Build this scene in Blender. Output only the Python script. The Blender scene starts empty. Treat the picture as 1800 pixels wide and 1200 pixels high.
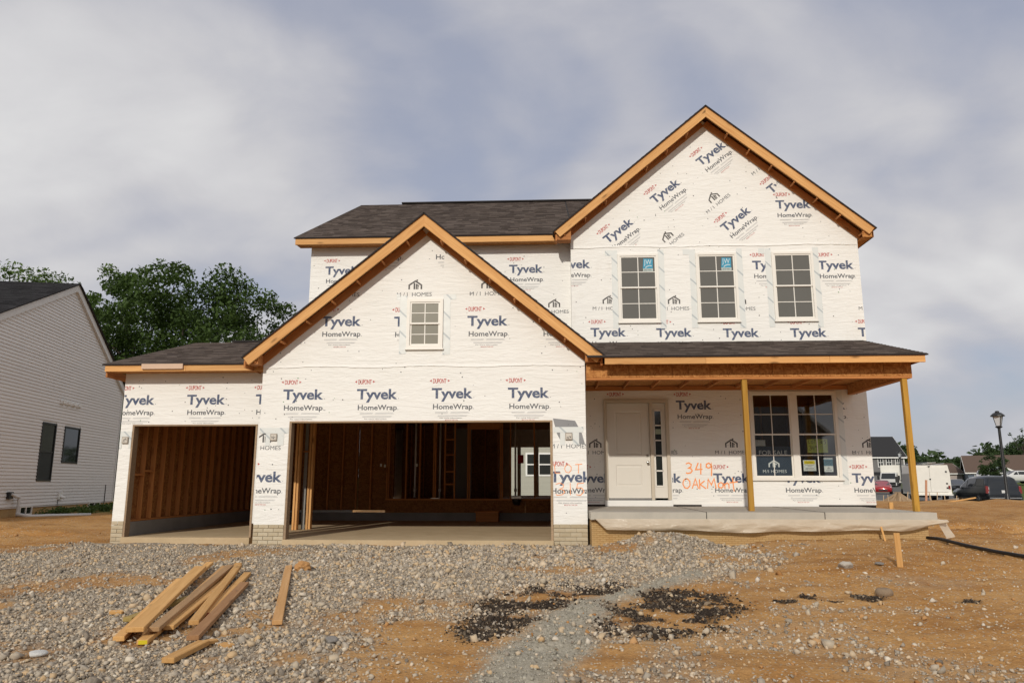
import bpy, bmesh, math, random
import numpy as np
from mathutils import Vector, Matrix
from mathutils.geometry import tessellate_polygon
R = random.Random(7)
NR = np.random.default_rng(11)
S = bpy.context.scene
COL = S.collection

# ---------------------------------------------------------------- camera, sky, sun, exposure
cam = bpy.data.objects.new('camera', bpy.data.cameras.new('camera'))
COL.objects.link(cam)
cam.data.sensor_width = 36
cam.data.lens = 25.9
cam.data.clip_start = .05
cam.data.clip_end = 3000
cam.location = (4.826, -13.766, 1.029)
cam.rotation_euler = (math.pi / 2 + .1888, 0, .0478)
S.camera = cam

SUN_DIR = Vector((.23, 1, -.5)).normalized()          # the way the light travels
W = bpy.data.worlds.new('World')
S.world = W
W.use_nodes = True
nt = W.node_tree
nt.nodes.clear()
def wn(t, **k):
    n = nt.nodes.new(t)
    for a, b in k.items(): setattr(n, a, b)
    return n
sky = wn('ShaderNodeTexSky', sky_type='NISHITA', sun_disc=False)
sky.sun_elevation = math.asin(-SUN_DIR.z)
sky.sun_rotation = math.atan2(-SUN_DIR.x, -SUN_DIR.y)
sky.air_density = 1.0
sky.dust_density = 1.5
tc = wn('ShaderNodeTexCoord')
sep = wn('ShaderNodeSeparateXYZ')
nt.links.new(tc.outputs['Generated'], sep.inputs[0])
def wmath(op, a, b=None, clamp=False):
    n = wn('ShaderNodeMath', operation=op, use_clamp=clamp)
    for i, x in enumerate((a, b)):
        if x is None: continue
        if isinstance(x, (int, float)): n.inputs[i].default_value = x
        else: nt.links.new(x, n.inputs[i])
    return n.outputs[0]
zz = wmath('ADD', wmath('MAXIMUM', sep.outputs[2], 0.0), .42)
cx = wmath('DIVIDE', sep.outputs[0], zz)
cy = wmath('DIVIDE', sep.outputs[1], zz)
comb = wn('ShaderNodeCombineXYZ')
nt.links.new(cx, comb.inputs[0]); nt.links.new(cy, comb.inputs[1])
def cloud(scale, detail, rough, off, sx=1, sy=1, dist=.0):
    mp = wn('ShaderNodeMapping')
    mp.inputs['Location'].default_value = off
    mp.inputs['Scale'].default_value = (sx, sy, 1)
    nt.links.new(comb.outputs[0], mp.inputs[0])
    n = wn('ShaderNodeTexNoise')
    n.inputs['Scale'].default_value = scale
    n.inputs['Detail'].default_value = detail
    n.inputs['Roughness'].default_value = rough
    n.inputs['Distortion'].default_value = dist
    nt.links.new(mp.outputs[0], n.inputs[0])
    return n.outputs[0]
def wramp(fac, stops):
    n = wn('ShaderNodeValToRGB')
    nt.links.new(fac, n.inputs[0])
    e = n.color_ramp.elements
    while len(e) < len(stops): e.new(.5)
    for i, (p, c) in enumerate(stops):
        e[i].position = p; e[i].color = (*c, 1)
    return n.outputs[0]
big = cloud(1.7, 3.0, .5, (3.4, 1.2, 0), .9, 1.1, .5)
fine = cloud(4.5, 6.0, .55, (7.1, 4.4, 0), .9, 1.15, .25)
dens = wmath('ADD', wmath('MULTIPLY', big, .78), wmath('MULTIPLY', fine, .22))
cover = wramp(dens, [(.36, (.72,) * 3), (.44, (.92,) * 3), (.52, (1,) * 3)])
tone = wramp(dens, [(.34, (.46, .485, .60)), (.43, (.54, .545, .605)), (.51, (.65, .645, .67)), (.60, (.78, .775, .78))])
bg1 = wn('ShaderNodeBackground'); bg1.inputs[1].default_value = .085
nt.links.new(sky.outputs[0], bg1.inputs[0])
bg2 = wn('ShaderNodeBackground'); bg2.inputs[1].default_value = .93
nt.links.new(tone, bg2.inputs[0])
mx = wn('ShaderNodeMixShader')
nt.links.new(cover, mx.inputs[0]); nt.links.new(bg1.outputs[0], mx.inputs[1]); nt.links.new(bg2.outputs[0], mx.inputs[2])
wo = wn('ShaderNodeOutputWorld')
nt.links.new(mx.outputs[0], wo.inputs[0])

sun = bpy.data.objects.new('sun', bpy.data.lights.new('sun', 'SUN'))
COL.objects.link(sun)
sun.data.energy = 2.55
sun.data.angle = math.radians(.9)
sun.data.color = (1, .94, .84)
sun.rotation_euler = SUN_DIR.to_track_quat('-Z', 'Y').to_euler()
sun.location = (-5, -20, 30)
vs = S.view_settings
vs.view_transform = 'Standard'; vs.look = 'None'; vs.exposure = 0; vs.gamma = 1; vs.use_curve_mapping = False

# ---------------------------------------------------------------- materials
class M:
    """small node-material builder"""
    def __init__(s, name, rough=.8, spec=.3):
        s.m = bpy.data.materials.new(name); s.m.use_nodes = True
        s.t = s.m.node_tree
        s.b = s.t.nodes['Principled BSDF']
        s.b.inputs['Roughness'].default_value = rough
        s.b.inputs['Specular IOR Level'].default_value = spec
        s._co = None
    def n(s, t, **k):
        n = s.t.nodes.new(t)
        for a, b in k.items(): setattr(n, a, b)
        return n
    def link(s, a, b): s.t.links.new(a, b)
    def coord(s, scale=(1, 1, 1), kind='Object', loc=(0, 0, 0)):
        c = s.n('ShaderNodeTexCoord'); mp = s.n('ShaderNodeMapping')
        mp.inputs['Scale'].default_value = scale
        mp.inputs['Location'].default_value = loc
        s.link(c.outputs[kind], mp.inputs[0])
        return mp.outputs[0]
    def noise(s, scale, detail=4, rough=.55, co=None, dist=0):
        n = s.n('ShaderNodeTexNoise')
        n.inputs['Scale'].default_value = scale; n.inputs['Detail'].default_value = detail
        n.inputs['Roughness'].default_value = rough; n.inputs['Distortion'].default_value = dist
        s.link(co if co is not None else s.coord(), n.inputs[0])
        return n.outputs[0]
    def voro(s, scale, co=None, feature='F1', out='Color'):
        n = s.n('ShaderNodeTexVoronoi', feature=feature)
        n.inputs['Scale'].default_value = scale
        s.link(co if co is not None else s.coord(), n.inputs[0])
        return n.outputs[out]
    def ramp(s, f, stops):
        n = s.n('ShaderNodeValToRGB'); s.link(f, n.inputs[0])
        e = n.color_ramp.elements
        while len(e) < len(stops): e.new(.5)
        for i, (p, c) in enumerate(stops):
            e[i].position = p
            e[i].color = (*c, 1) if isinstance(c, tuple) else (c, c, c, 1)
        return n.outputs[0]
    def mix(s, f, a, b, bt='MIX'):
        n = s.n('ShaderNodeMix', data_type='RGBA', blend_type=bt)
        for i, x in ((0, f), (6, a), (7, b)):
            if isinstance(x, (int, float)): n.inputs[i].default_value = x
            elif isinstance(x, tuple): n.inputs[i].default_value = (*x, 1)
            else: s.link(x, n.inputs[i])
        return n.outputs[2]
    def math(s, op, a, b=0, clamp=False):
        n = s.n('ShaderNodeMath', operation=op, use_clamp=clamp)
        for i, x in enumerate((a, b)):
            if isinstance(x, (int, float)): n.inputs[i].default_value = x
            else: s.link(x, n.inputs[i])
        return n.outputs[0]
    def rnd(s): return s.n('ShaderNodeObjectInfo').outputs['Random']
    def island(s): return s.n('ShaderNodeNewGeometry').outputs['Random Per Island']
    def attr(s, name):
        return s.n('ShaderNodeAttribute', attribute_name=name).outputs['Fac']
    def col(s, c):
        if isinstance(c, tuple): s.b.inputs['Base Color'].default_value = (*c, 1)
        else: s.link(c, s.b.inputs['Base Color'])
        return s
    def bump(s, h, strength=.3, dist=.01, nrm=None):
        n = s.n('ShaderNodeBump')
        n.inputs['Strength'].default_value = strength; n.inputs['Distance'].default_value = dist
        s.link(h, n.inputs['Height'])
        if nrm is not None: s.link(nrm, n.inputs['Normal'])
        s.link(n.outputs[0], s.b.inputs['Normal'])
        return n.outputs[0]

def flat(name, c, rough=.7, spec=.3, metal=0, var=.06):
    m = M(name, rough, spec)
    d = tuple(x * (1 - var * 2) for x in c)
    m.col(m.mix(m.noise(3, 5), d, tuple(min(1, x * (1 + var)) for x in c)))
    m.b.inputs['Metallic'].default_value = metal
    return m.m

def wood_mat(name, light, dark, knot=.5, rough=.75):
    m = M(name, rough, .25)
    r = m.rnd()
    off = m.n('ShaderNodeCombineXYZ')
    m.link(m.math('MULTIPLY', r, 37.0), off.inputs[0]); m.link(m.math('MULTIPLY', r, 11.0), off.inputs[1])
    c = m.n('ShaderNodeTexCoord'); ad = m.n('ShaderNodeVectorMath', operation='ADD')
    m.link(c.outputs['Object'], ad.inputs[0]); m.link(off.outputs[0], ad.inputs[1])
    mp = m.n('ShaderNodeMapping'); mp.inputs['Scale'].default_value = (1.2, 26, 26)
    m.link(ad.outputs[0], mp.inputs[0])
    g = m.noise(1.0, 6, .6, mp.outputs[0], .8)
    mp2 = m.n('ShaderNodeMapping'); mp2.inputs['Scale'].default_value = (2.2, 7, 7)
    m.link(ad.outputs[0], mp2.inputs[0])
    base = m.mix(m.ramp(g, [(.3, 0.), (.7, 1.)]), dark, light)
    v = m.voro(.75, mp2.outputs[0], out='Distance')
    k = m.ramp(v, [(.07, knot), (.19, 0.)])
    base = m.mix(k, base, tuple(x * .28 for x in dark))
    tint = m.ramp(m.math('FRACT', m.math('MULTIPLY', r, 7.3)), [(0., (.82, .80, .78)), (1., (1.1, 1.08, 1.04))])
    m.col(m.mix(1.0, base, tint, 'MULTIPLY'))
    m.bump(g, .35, .004)
    return m.m

PINE = wood_mat('pine_fascia', (.74, .43, .175), (.56, .28, .10), .8)
PINE_DARK = wood_mat('pine_framing', (.56, .25, .085), (.42, .16, .05))
TREATED = wood_mat('treated_post', (.52, .30, .055), (.41, .215, .035), .3)
LUMBER = wood_mat('loose_lumber', (.68, .41, .165), (.52, .28, .095))
TRIM_TAN = wood_mat('jamb_board', (.40, .29, .19), (.30, .21, .135), .1)

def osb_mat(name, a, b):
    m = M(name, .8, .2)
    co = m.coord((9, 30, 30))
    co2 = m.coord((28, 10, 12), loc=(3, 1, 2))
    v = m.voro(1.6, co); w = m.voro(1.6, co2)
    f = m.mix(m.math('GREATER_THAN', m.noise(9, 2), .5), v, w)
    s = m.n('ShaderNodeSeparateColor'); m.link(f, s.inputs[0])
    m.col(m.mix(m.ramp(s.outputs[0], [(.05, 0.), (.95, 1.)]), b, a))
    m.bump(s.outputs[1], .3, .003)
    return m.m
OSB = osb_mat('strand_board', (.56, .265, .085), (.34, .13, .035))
OSB_SHADED = osb_mat('shaded_strand_board', (.34, .155, .05), (.20, .075, .022))  # same strand board with the indoor shade put into its colour

def wrap_mat():
    m = M('house_wrap', .55, .25)
    co = m.coord()
    base = m.mix(m.noise(1.1, 4, .6, co), (.785, .768, .725), (.855, .838, .80))
    st = m.ramp(m.noise(.7, 6, .7, m.coord((1, 1, .35), loc=(4, 0, 2))), [(.62, 0.), (.8, .5)])
    base = m.mix(st, base, (.62, .56, .47))
    m.col(base)
    # sheet wrinkles: mostly horizontal sags plus diagonal pulls and a fine crinkle
    a = m.noise(1.0, 5, .58, m.coord((.7, 1, 3.4)), 2.4)
    r1 = m.n('ShaderNodeMapping'); r1.inputs['Rotation'].default_value = (0, .75, 0); r1.inputs['Scale'].default_value = (1.6, 1, 9)
    m.link(co, r1.inputs[0])
    b = m.noise(1.2, 4, .6, r1.outputs[0], 1.2)
    r2 = m.n('ShaderNodeMapping'); r2.inputs['Rotation'].default_value = (0, -1.0, 0); r2.inputs['Scale'].default_value = (2, 1, 14)
    m.link(co, r2.inputs[0])
    d = m.noise(1.5, 3, .6, r2.outputs[0], 1.6)
    e = m.noise(14, 5, .7, co)
    mask = m.ramp(m.noise(.8, 2, .5, co), [(.35, 0.), (.65, 1.)])
    fold = m.math('ADD', m.math('MULTIPLY', a, 1.0), m.math('MULTIPLY', m.math('MULTIPLY', b, mask), .9))
    fold = m.math('ADD', fold, m.math('MULTIPLY', d, .5))
    fold = m.math('ADD', fold, m.math('MULTIPLY', e, .14))
    m.bump(fold, .48, .034)
    return m.m
WRAP = wrap_mat()

def print_mat(name, c):
    m = M(name, .6, .2)
    m.col(m.mix(m.ramp(m.noise(23, 5, .7), [(.40, 0.), (.80, .38)]), c, (.62, .60, .56)))
    return m.m
P_NAVY = print_mat('print_navy', (.055, .080, .155))
P_GREY = print_mat('print_grey', (.065, .072, .09))
P_RED = print_mat('print_red', (.50, .085, .075))
P_BLK = print_mat('print_dark', (.055, .05, .05))
P_LINE = print_mat('print_fine', (.36, .36, .38))
ORANGE = print_mat('orange_paint', (.95, .30, .06))
TAPE = None
def tape_mat():
    m = M('flashing_tape', .35, .4)
    w = m.n('ShaderNodeTexWave', wave_type='BANDS', bands_direction='DIAGONAL')
    w.inputs['Scale'].default_value = 1.55; w.inputs['Distortion'].default_value = .6
    m.link(m.coord(), w.inputs[0])
    m.col(m.mix(m.ramp(w.outputs['Fac'], [(.955, 0.), (.985, .75)]), (.70, .715, .69), (.38, .42, .44)))
    m.bump(m.noise(7, 5, .6), .4, .008)
    return m.m
TAPE = tape_mat()
SHADOW_GREY = flat('painted_shadow_grey', (.27, .27, .275), .8)  # grey for the shadow shape laid on the right garage pillar
VINYL = flat('white_vinyl', (.80, .765, .70), .45, .4, var=.02)
DOORW = flat('primed_door', (.70, .66, .59), .5, .35, var=.02)
FRAMETAN = flat('door_frame_primer', (.56, .49, .39), .6, var=.05)
CHROME = flat('satin_nickel', (.55, .53, .5), .25, .5, 1)
DARKGAP = flat('dark_membrane', (.035, .028, .026), .9)
BLACK = flat('black_metal', (.012, .012, .013), .4, .5)
WHITE = flat('white_paint', (.80, .79, .76), .35, .5, var=.03)
PVC = flat('white_pvc', (.66, .65, .63), .4, .4)

def concrete_mat(name, a, b, bump=.3):
    m = M(name, .85, .2)
    n = m.noise(2.2, 8, .65)
    f = m.noise(40, 4, .7)
    c = m.mix(m.ramp(n, [(.3, 0.), (.7, 1.)]), a, b)
    c = m.mix(m.math('MULTIPLY', f, .25), c, tuple(x * .6 for x in a))
    m.col(c); m.bump(f, bump, .003)
    return m.m
CONC = concrete_mat('concrete', (.43, .40, .345), (.53, .49, .42))
GAR_FLOOR = concrete_mat('garage_concrete', (.47, .355, .215), (.58, .45, .285))
BLOCK = concrete_mat('foundation_grey', (.22, .215, .205), (.30, .29, .27))
def brick_mat():
    m = M('tan_brick', .9, .15)
    r = m.rnd()
    c = m.mix(r, (.45, .385, .275), (.55, .485, .365))
    c = m.mix(m.ramp(m.noise(6, 5, .6), [(.4, 0.), (.8, .7)]), c, (.40, .27, .13))
    m.col(c); m.bump(m.noise(50, 4), .4, .004)
    return m.m
BRICK = brick_mat()
def formliner_mat():
    m = M('formed_foundation', .9, .15)
    t = m.n('ShaderNodeTexBrick')
    t.inputs['Scale'].default_value = 1
    t.inputs['Brick Width'].default_value = .105; t.inputs['Row Height'].default_value = .033
    t.inputs['Mortar Size'].default_value = .0045
    t.inputs['Color1'].default_value = (.44, .28, .12, 1); t.inputs['Color2'].default_value = (.50, .34, .16, 1)
    t.inputs['Mortar'].default_value = (.30, .17, .065, 1)
    mp = m.n('ShaderNodeMapping'); mp.inputs['Rotation'].default_value = (math.pi / 2, 0, 0)
    c = m.n('ShaderNodeTexCoord'); m.link(c.outputs['Object'], mp.inputs[0]); m.link(mp.outputs[0], t.inputs[0])
    m.col(m.mix(m.ramp(m.noise(2.5, 5), [(.4, 0.), (.7, .6)]), t.outputs[0], (.47, .33, .17)))
    m.bump(t.outputs['Fac'], -.4, .004)
    return m.m
FORM = formliner_mat()
def shingle_mat(name, a, b, c):
    m = M(name, .95, .1)
    i = m.island()
    base = m.ramp(i, [(0., a), (.45, b), (.8, c), (1., a)])
    g = m.noise(160, 3, .8)
    base = m.mix(m.math('MULTIPLY', g, .5), base, tuple(x * .45 for x in a))
    m.col(base)
    m.bump(g, .5, .004)
    return m.m
SHINGLE = shingle_mat('asphalt_shingle', (.070, .055, .048), (.112, .089, .078), (.18, .145, .127))
SHINGLE_BLK = shingle_mat('charcoal_shingle', (.022, .021, .023), (.035, .034, .036), (.048, .047, .05))
SHINGLE_BRN = shingle_mat('brown_shingle', (.10, .075, .06), (.13, .10, .08), (.16, .12, .10))
ROOFEDGE = flat('roof_edge', (.03, .026, .025), .9)
def siding_mat(name, c):
    m = M(name, .6, .25)
    r = m.rnd()
    d = tuple(x * .9 for x in c)
    m.col(m.mix(m.noise(1.5, 4), m.mix(r, d, c), c))
    return m.m
SIDING = siding_mat('vinyl_siding', (.74, .715, .69))
SIDING_BACK = siding_mat('cream_siding', (.40, .39, .33))
SIDING_BLUE = siding_mat('blue_siding', (.10, .125, .165))
TRIMG = flat('grey_trim', (.68, .67, .65), .6)

def glass_dark(name, c=(.10, .105, .10), rough=.08, spec=.5):
    m = M(name, rough, spec)
    m.col(m.mix(m.noise(1.2, 3), tuple(x * .8 for x in c), c))
    return m.m
PANE_UP = glass_dark('hazy_pane', (.135, .13, .115), .16)
PANE_GABLE = glass_dark('milky_pane', (.27, .255, .205), .2)
PANE_DARK = glass_dark('dark_pane', (.02, .024, .022), .04, .6)
CARGLASS = glass_dark('car_glass', (.02, .023, .027), .05, .6)
def clear_glass():
    m = M('clear_glass', .0, .5)
    t = m.n('ShaderNodeBsdfTransparent'); g = m.n('ShaderNodeBsdfGlossy'); g.inputs['Roughness'].default_value = .01
    f = m.n('ShaderNodeFresnel'); f.inputs[0].default_value = 1.5
    x = m.n('ShaderNodeMixShader')
    t.inputs[0].default_value = (.95, .96, .95, 1)
    m.link(m.math('ADD', f.outputs[0], .03), x.inputs[0]); m.link(t.outputs[0], x.inputs[1]); m.link(g.outputs[0], x.inputs[2])
    m.link(x.outputs[0], m.t.nodes['Material Output'].inputs[0])
    return m.m
GLASS = clear_glass()

def leaf_mat(name, a, b):
    m = M(name, .6, .25)
    i = m.island()
    c = m.mix(i, a, b)
    c = m.mix(m.ramp(m.noise(.35, 3), [(.35, 0.), (.65, .5)]), c, tuple(x * 1.5 for x in b))
    m.col(c)
    t = m.n('ShaderNodeBsdfTranslucent'); m.link(c, t.inputs[0])
    x = m.n('ShaderNodeMixShader'); x.inputs[0].default_value = .3
    m.link(m.b.outputs[0], x.inputs[1]); m.link(t.outputs[0], x.inputs[2])
    m.link(x.outputs[0], m.t.nodes['Material Output'].inputs[0])
    return m.m
LEAF = leaf_mat('leaf_green', (.030, .056, .012), (.058, .098, .020))
LEAF_LT = leaf_mat('leaf_light', (.042, .075, .014), (.085, .135, .026))
LEAF_FAR = leaf_mat('leaf_far', (.028, .050, .018), (.050, .080, .026))
BARK = flat('bark', (.045, .036, .028), .95)

def stone_mat(name, stops, dust=(.50, .34, .18)):
    m = M(name, .9, .15)
    c = m.ramp(m.island(), stops)
    c = m.mix(m.ramp(m.noise(30, 4, .7), [(.45, 0.), (.75, .35)]), c, dust)
    m.col(c); m.bump(m.noise(120, 4, .7), .5, .004)
    return m.m
GREYSTONE = stone_mat('crushed_limestone', [(0., (.16, .135, .11)), (.2, (.28, .245, .20)), (.5, (.41, .36, .295)), (.72, (.48, .40, .295)), (.88, (.52, .36, .20)), (1., (.66, .60, .50))])
TANSTONE = stone_mat('tan_limestone', [(0., (.40, .34, .26)), (.4, (.50, .43, .33)), (.7, (.52, .37, .21)), (1., (.60, .55, .47))])
TAR = stone_mat('asphalt_crumbs', [(0., (.024, .018, .014)), (.6, (.05, .039, .031)), (.85, (.11, .085, .06)), (1., (.34, .26, .18))], (.08, .05, .03))
CLOD = stone_mat('dirt_clods', [(0., (.30, .145, .05)), (.6, (.42, .22, .085)), (1., (.52, .36, .2))], (.45, .25, .1))

def ground_mat():
    m = M('ground_soil', .95, .08)
    co = m.coord()
    big = m.noise(.35, 5, .6, co); mid = m.noise(2.6, 7, .68, co); fin = m.noise(22, 6, .75, co)
    dirt = m.mix(m.ramp(mid, [(.32, 0.), (.68, 1.)]), (.34, .155, .045), (.48, .265, .095))
    dirt = m.mix(m.ramp(big, [(.42, 0.), (.62, .6)]), dirt, (.56, .34, .145))
    dirt = m.mix(m.ramp(fin, [(.3, .6), (.55, 0.)]), dirt, (.22, .11, .04))
    st = m.noise(1.0, 5, .65, m.coord((.5, 1.9, 1), loc=(5, 2, 0)), .6)
    dirt = m.mix(m.ramp(st, [(.50, 0.), (.66, .65)]), dirt, (.235, .115, .042))
    v = m.voro(42, co); s = m.n('ShaderNodeSeparateColor'); m.link(v, s.inputs[0])
    vd = m.voro(42, co, out='Distance')
    pebm = m.math('MULTIPLY', m.ramp(s.outputs[0], [(.80, 0.), (.86, 1.)]), m.ramp(vd, [(.35, 1.), (.5, 0.)]))
    dirt = m.mix(pebm, dirt, m.mix(s.outputs[1], (.30, .24, .18), (.58, .50, .39)))
    grav = m.mix(s.outputs[2], (.20, .165, .125), (.44, .38, .30))
    grav = m.mix(m.ramp(mid, [(.52, 0.), (.75, .55)]), grav, (.42, .27, .13))
    slur = m.mix(m.ramp(fin, [(.35, 0.), (.65, 1.)]), (.25, .225, .175), (.43, .39, .315))
    tar = m.mix(fin, (.022, .016, .012), (.07, .048, .032))
    lawn = m.mix(mid, (.06, .09, .025), (.12, .145, .04))
    c = m.mix(m.attr('gravel'), dirt, grav)
    c = m.mix(m.attr('slurry'), c, slur)
    c = m.mix(m.attr('tar'), c, tar)
    c = m.mix(m.attr('lawn'), c, lawn)
    m.col(c)
    h = m.math('ADD', m.math('MULTIPLY', fin, .6), m.math('MULTIPLY', m.math('SUBTRACT', 1.0, vd), .35))
    h = m.math('ADD', h, m.math('MULTIPLY', m.noise(85, 4, .7, co), .3))
    m.bump(h, .8, .022)
    return m.m
GROUND = ground_mat()
ROADM = concrete_mat('asphalt_road', (.10, .098, .095), (.14, .137, .13))
PLASTIC = None
def plastic_mat():
    m = M('plastic_sheet', .28, .5)
    m.col(m.mix(m.noise(3, 5, .6, m.coord((1, 1, 4)), 1), (.50, .40, .28), (.66, .57, .45)))
    t = m.n('ShaderNodeBsdfTransparent'); x = m.n('ShaderNodeMixShader'); x.inputs[0].default_value = .16
    m.link(m.b.outputs[0], x.inputs[1]); m.link(t.outputs[0], x.inputs[2])
    m.link(x.outputs[0], m.t.nodes['Material Output'].inputs[0])
    m.bump(m.noise(2.2, 5, .6, m.coord((1, 1, 3)), 1.5), .8, .03)
    return m.m
PLASTIC = plastic_mat()

# ---------------------------------------------------------------- object helpers
def wm(o):
    m = Matrix.LocRotScale(o.location, o.rotation_euler, o.scale)
    if o.parent: m = wm(o.parent) @ o.matrix_parent_inverse @ m
    return m
def link(name, me, parent=None, world=True, **props):
    o = bpy.data.objects.new(name, me); COL.objects.link(o)
    if parent:
        o.parent = parent
        if world: o.matrix_parent_inverse = wm(parent).inverted()
    for k, v in props.items(): o[k] = v
    return o
def thing(name, label, cat, loc=(0, 0, 0), rz=0, group=None):
    o = bpy.data.objects.new(name, None); COL.objects.link(o)
    o.location = loc; o.rotation_euler = (0, 0, rz); o.empty_display_size = .2
    o['label'] = label; o['category'] = cat
    if group: o['group'] = group
    return o
def tag(o, label, cat, group=None):
    o['label'] = label; o['category'] = cat
    if group: o['group'] = group
    return o
def copy_tree(o, parent=None):
    c = o.copy(); COL.objects.link(c)
    if parent: c.parent = parent
    for ch in list(o.children): copy_tree(ch, c)
    return c

class MB:
    def __init__(s): s.v = []; s.f = []; s.mi = []; s.mats = []; s.cur = 0
    def use(s, mat):
        if mat not in s.mats: s.mats.append(mat)
        s.cur = s.mats.index(mat); return s
    def raw(s, v, f):
        b = len(s.v); s.v += [tuple(p) for p in v]
        for x in f: s.f.append(tuple(b + i for i in x)); s.mi.append(s.cur)
        return s
    def box(s, x0, x1, y0, y1, z0, z1):
        v = [(x, y, z) for x in (x0, x1) for y in (y0, y1) for z in (z0, z1)]
        return s.raw(v, [(0, 1, 3, 2), (4, 6, 7, 5), (0, 4, 5, 1), (2, 3, 7, 6), (0, 2, 6, 4), (1, 5, 7, 3)])
    def quad(s, *p): return s.raw(p, [tuple(range(len(p)))])
    def slab(s, pts, off):
        """closed prism: polygon pts moved by off"""
        n = len(pts); o = Vector(off)
        v = [Vector(p) for p in pts] + [Vector(p) + o for p in pts]
        f = [tuple(range(n))[::-1], tuple(range(n, 2 * n))] + [(i, (i + 1) % n, (i + 1) % n + n, i + n) for i in range(n)]
        return s.raw(v, f)
    def tube(s, pts, rad, n=8, cap=True):
        pts = [Vector(p) for p in pts]
        rad = rad if isinstance(rad, (list, tuple)) else [rad] * len(pts)
        v = []; f = []
        for i, p in enumerate(pts):
            d = (pts[min(i + 1, len(pts) - 1)] - pts[max(i - 1, 0)]).normalized()
            a = d.orthogonal().normalized() if i == 0 else (a - d * a.dot(d)).normalized()
            b = d.cross(a)
            for k in range(n):
                t = 2 * math.pi * k / n
                v.append(p + (a * math.cos(t) + b * math.sin(t)) * rad[i])
        for i in range(len(pts) - 1):
            for k in range(n): f.append((i * n + k, i * n + (k + 1) % n, (i + 1) * n + (k + 1) % n, (i + 1) * n + k))
        if cap: f += [tuple(range(n))[::-1], tuple(range((len(pts) - 1) * n, len(pts) * n))]
        return s.raw(v, f)
    def lathe(s, prof, n=16, axis='z', c=(0, 0, 0)):
        v = []; f = []
        for r, h in prof:
            for k in range(n):
                t = 2 * math.pi * k / n; a, b = r * math.cos(t), r * math.sin(t)
                v.append((c[0] + a, c[1] + b, c[2] + h) if axis == 'z' else (c[0] + a, c[1] + h, c[2] + b))
        for i in range(len(prof) - 1):
            for k in range(n): f.append((i * n + k, i * n + (k + 1) % n, (i + 1) * n + (k + 1) % n, (i + 1) * n + k))
        f += [tuple(range(n))[::-1], tuple(range((len(prof) - 1) * n, len(prof) * n))]
        return s.raw(v, f)
    def mesh(s, name, mat=None, smooth=False):
        me = bpy.data.meshes.new(name)
        me.from_pydata([tuple(p) for p in s.v], [], s.f)
        for m in (s.mats or [mat]): me.materials.append(m)
        if s.mats: me.polygons.foreach_set('material_index', s.mi)
        if smooth: me.polygons.foreach_set('use_smooth', [True] * len(me.polygons))
        me.update()
        return me
    def build(s, name, mat=None, parent=None, smooth=False, world=True, **p):
        return link(name, s.mesh(name, mat, smooth), parent, world, **p)

def box(name, mat, parent, x0, x1, y0, y1, z0, z1, bevel=0, **p):
    """a box with its origin at its own corner-centre so wood grain follows it"""
    c = Vector(((x0 + x1) / 2, (y0 + y1) / 2, (z0 + z1) / 2))
    hx, hy, hz = abs(x1 - x0) / 2, abs(y1 - y0) / 2, abs(z1 - z0) / 2
    me = MB().box(-hx, hx, -hy, hy, -hz, hz).mesh(name, mat)
    if bevel:
        bm = bmesh.new(); bm.from_mesh(me)
        bmesh.ops.bevel(bm, geom=bm.edges[:], offset=bevel, segments=2, affect='EDGES')
        bm.to_mesh(me); bm.free()
    o = link(name, me, None, **p); o.location = c
    if parent:
        o.parent = parent; o.matrix_parent_inverse = wm(parent).inverted()
    return o
BOARD = {}
def board(name, mat, parent, p0, p1, w, h, up=(0, 0, 1), bevel=.003, cut0=0, **p):
    """a timber from p0 to p1 (centre line), w across, h along up; local X is the grain"""
    p0, p1 = Vector(p0), Vector(p1)
    L = (p1 - p0).length
    x = (p1 - p0) / L
    y = Vector(up).cross(x).normalized(); z = x.cross(y)
    key = (round(L, 3), w, h, mat.name)
    if key not in BOARD:
        me = MB().box(0, L, -w / 2, w / 2, -h / 2, h / 2).mesh(name, mat)
        if bevel:
            bm = bmesh.new(); bm.from_mesh(me)
            bmesh.ops.bevel(bm, geom=bm.edges[:], offset=bevel, segments=1, affect='EDGES')
            bm.to_mesh(me); bm.free()
        BOARD[key] = me
    o = link(name, BOARD[key], None, **p)
    o.location = p0
    o.rotation_euler = Matrix((x, y, z)).transposed().to_euler()
    if parent:
        o.parent = parent; o.matrix_parent_inverse = wm(parent).inverted()
    return o

def holed(outer, holes, y, th, mat, name, parent, **p):
    """a wall standing in the XZ plane at y, th thick (away from the street), with openings cut in it"""
    loops = [outer] + holes
    flatv = [q for l in loops for q in l]
    tris = tessellate_polygon([[Vector((a, b, 0)) for a, b in l] for l in loops])
    n = len(flatv); m = MB()
    v = [(a, y, b) for a, b in flatv] + [(a, y + th, b) for a, b in flatv]
    f = []
    for t in tris:
        a, b, c = (flatv[i] for i in t)
        cr = (b[0] - a[0]) * (c[1] - a[1]) - (b[1] - a[1]) * (c[0] - a[0])
        t = tuple(t) if cr > 0 else tuple(t)[::-1]
        f.append(t); f.append(tuple(i + n for i in t)[::-1])
    k = 0
    for li, l in enumerate(loops):
        ln = len(l)
        for i in range(ln):
            a, b = k + i, k + (i + 1) % ln
            f.append((a, a + n, b + n, b))
        k += ln
    m.raw(v, f)
    me = m.mesh(name, mat)
    bm = bmesh.new(); bm.from_mesh(me); bmesh.ops.recalc_face_normals(bm, faces=bm.faces[:]); bm.to_mesh(me); bm.free()
    return link(name, me, parent, **p)
def rect(x0, x1, z0, z1): return [(x0, z0), (x1, z0), (x1, z1), (x0, z1)]

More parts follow.
